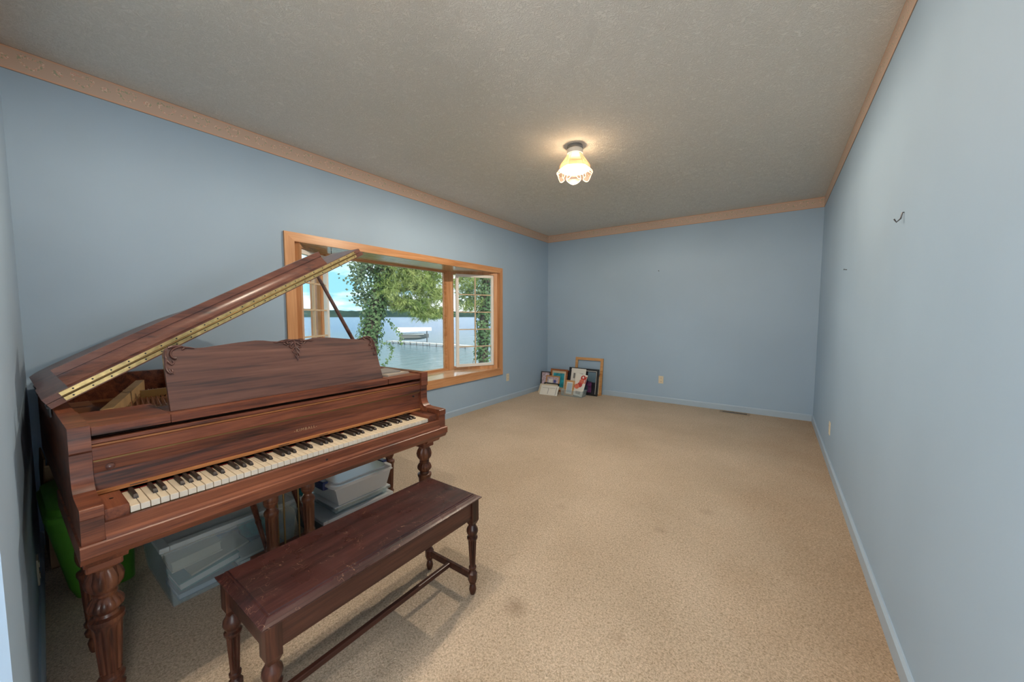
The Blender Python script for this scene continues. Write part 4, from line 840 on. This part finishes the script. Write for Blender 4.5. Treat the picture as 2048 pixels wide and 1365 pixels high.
def tree(name, label, path, rads, ivy, clumps, n, grp, mat='needle', dark=None, limbs=(), vines=()):
    b = path[0]; t = thing(name, label, 'tree', b, group=grp)
    part('trunk', MB().tube(cat(path, 4), [lerp(rads[0], rads[1], i / (4 * (len(path) - 1))) for i in range(4 * (len(path) - 1) + 1)], 12), 'bark', t, smooth=60)
    for lm in limbs: part('limb', MB().tube(cat(lm, 4), [lerp(.07, .02, i / (4 * (len(lm) - 1))) for i in range(4 * (len(lm) - 1) + 1)], 7), 'bark', t, smooth=60)
    if ivy:
        mb = MB(); pts = []; P = cat(path, 8)
        for _ in range(ivy):
            i = random.randrange(len(P)); p = Vector(P[i]); f = i / (len(P) - 1); r = lerp(rads[0], rads[1], f) + random.uniform(.02, .16) * (1.1 - .5 * f); th = random.uniform(0, 6.28)
            nv = Vector((math.cos(th), math.sin(th), .25)); pts.append((p + nv * r + Vector((0, 0, rnd() * .12)), nv))
        leaves(mb, pts, .058); part('ivy', mb, 'ivy_leaf', t, kind='stuff')
    for vn in vines:
        mb = MB(); P = cat(vn, 10); mb.tube(P, .006, 4); leaves(mb, [(Vector(p) + Vector((rnd(), rnd(), rnd())) * .05, (1, -.4, .3)) for p in P for _ in range(2)], .040); part('ivy', mb, 'ivy_leaf', t, kind='stuff')
    mb = MB(); foliage(mb, clumps, n, .15, .006); part('foliage', mb, mat, t, kind='stuff')
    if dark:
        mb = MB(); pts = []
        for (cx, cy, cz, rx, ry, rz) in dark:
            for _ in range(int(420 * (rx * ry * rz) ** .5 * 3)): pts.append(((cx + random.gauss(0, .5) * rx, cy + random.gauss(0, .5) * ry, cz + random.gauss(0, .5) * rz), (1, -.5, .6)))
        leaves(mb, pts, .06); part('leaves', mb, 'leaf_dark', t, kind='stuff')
    return t
tree('pine_tree', 'ivy-covered tree with bright feathery needles in the middle of the picture window', [(-5.25, 5.05, -2.1), (-5.15, 5.20, -1.3), (-5.02, 5.36, .2), (-4.92, 5.47, 1.1), (-4.83, 5.60, 1.75), (-4.77, 5.72, 2.5), (-4.7, 5.85, 3.6), (-4.6, 6.0, 5.5)], (.23, .12), 4200,
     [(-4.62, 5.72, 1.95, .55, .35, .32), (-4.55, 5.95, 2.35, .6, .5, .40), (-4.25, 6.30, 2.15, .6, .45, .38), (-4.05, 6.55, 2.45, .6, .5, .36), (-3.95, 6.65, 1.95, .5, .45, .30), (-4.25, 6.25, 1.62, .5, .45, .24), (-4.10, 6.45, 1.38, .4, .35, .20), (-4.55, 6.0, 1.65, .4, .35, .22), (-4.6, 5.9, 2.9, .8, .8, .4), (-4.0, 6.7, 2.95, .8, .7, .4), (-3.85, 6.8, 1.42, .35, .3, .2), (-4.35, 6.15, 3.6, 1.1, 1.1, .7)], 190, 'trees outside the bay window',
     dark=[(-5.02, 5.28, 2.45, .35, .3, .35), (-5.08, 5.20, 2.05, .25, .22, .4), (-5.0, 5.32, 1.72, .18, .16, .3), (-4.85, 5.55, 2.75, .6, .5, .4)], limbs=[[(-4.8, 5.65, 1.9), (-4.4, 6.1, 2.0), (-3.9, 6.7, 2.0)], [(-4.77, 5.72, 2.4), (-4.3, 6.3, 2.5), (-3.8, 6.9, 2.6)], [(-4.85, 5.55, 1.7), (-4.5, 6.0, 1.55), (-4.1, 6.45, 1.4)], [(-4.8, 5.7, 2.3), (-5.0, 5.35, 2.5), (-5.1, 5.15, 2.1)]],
     vines=[[(-4.66, 5.75, 1.2), (-4.58, 5.86, 1.02), (-4.50, 5.98, .82), (-4.48, 5.99, .55)], [(-4.75, 5.62, .62), (-4.62, 5.76, .55), (-4.60, 5.80, .36), (-4.72, 5.70, .10), (-4.80, 5.62, .02)]])
tree('pine_tree', 'ivy-covered tree seen through the panes of the right casement', [(-3.06, 7.54, -1.9), (-3.05, 7.55, -1.3), (-3.03, 7.57, .2), (-3.02, 7.58, 1.2), (-2.98, 7.62, 2.2), (-2.95, 7.65, 3.5)], (.15, .10), 3000,
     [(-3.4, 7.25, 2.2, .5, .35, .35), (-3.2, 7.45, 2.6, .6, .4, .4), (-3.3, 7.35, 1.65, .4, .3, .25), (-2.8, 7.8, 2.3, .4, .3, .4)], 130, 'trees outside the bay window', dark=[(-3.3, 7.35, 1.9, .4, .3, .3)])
# boat on its lift and the dock
bo = Vector((-44.3, 39.6, -2.55)); ba = math.atan2(41.45 - 37.52, -42.63 + 45.9)
bt = thing('motor_boat', 'small white motor boat on a lift out on the lake', 'boat', bo, (0, 0, ba))
hull = []; L_ = 4.6
for i in range(11):
    t = i / 10; x = lerp(-L_ / 2, L_ / 2, t); w = .95 * (1 - max(0, (t - .55) / .45) ** 2.2) + .02; kz = lerp(0, .35, max(0, (t - .5) / .5) ** 2)
    hull += [(x, 0, kz), (x, w * .7, kz + .3), (x, w, .95), (x, -w, .95), (x, -w * .7, kz + .3)]
fs = [(i * 5 + k, i * 5 + (k + 1) % 5, i * 5 + 5 + (k + 1) % 5, i * 5 + 5 + k) for i in range(10) for k in range(5)] + [(4, 3, 2, 1, 0), (50, 51, 52, 53, 54)]
part('hull', MB().add(hull, fs), 'hull_grey', bt, world=False); part('gunwale', MB().box(-L_ / 2, L_ * .33, -.97, -.90, .88, 1.0).box(-L_ / 2, L_ * .33, .90, .97, .88, 1.0), 'hull_white', bt, world=False)
cn = thing('boat_lift', 'white canopy on the frame of the boat lift', 'boat lift', bo, (0, 0, ba))
part('canopy', MB().prism([(-1.35, 1.25), (-1.2, 1.75), (-.5, 2.0), (.5, 2.0), (1.2, 1.75), (1.35, 1.25), (1.28, 1.25), (1.1, 1.68), (.5, 1.92), (-.5, 1.92), (-1.1, 1.68), (-1.28, 1.25)], 'x', -2.6, 2.7).xf(lambda x, y, z: (x, y, z + (.35 * (2.0 - z) if x > 0 else 0))), 'canvas_white', cn, world=False)
for x in (-2.0, 2.0):
    for y in (-1.2, 1.2): part('post', MB().tube([(x, y, -1.2), (x, y, 1.5)], .05, 6), 'dock_pole', cn, world=False)
dk0, dk1 = Vector((-46.6, 36.6, -2.75)), Vector((-29.5, 36.5, -2.75))
dd = dk1 - dk0; da = math.atan2(dd.y, dd.x); dl = dd.length
dkk = thing('dock', 'narrow pale dock on poles leading out to the boat', 'dock', dk0, (0, 0, da))
for i in range(12):
    part('deck_section', MB().box(i * dl / 12 + .02, (i + 1) * dl / 12 - .02, -.6, .6, 0, .14), 'dock_wood', dkk, world=False)
    for y in (-.62, .62): part('pole', MB().tube([(i * dl / 12, y, -.8), (i * dl / 12, y, .2)], .05, 6), 'dock_pole', dkk, world=False)
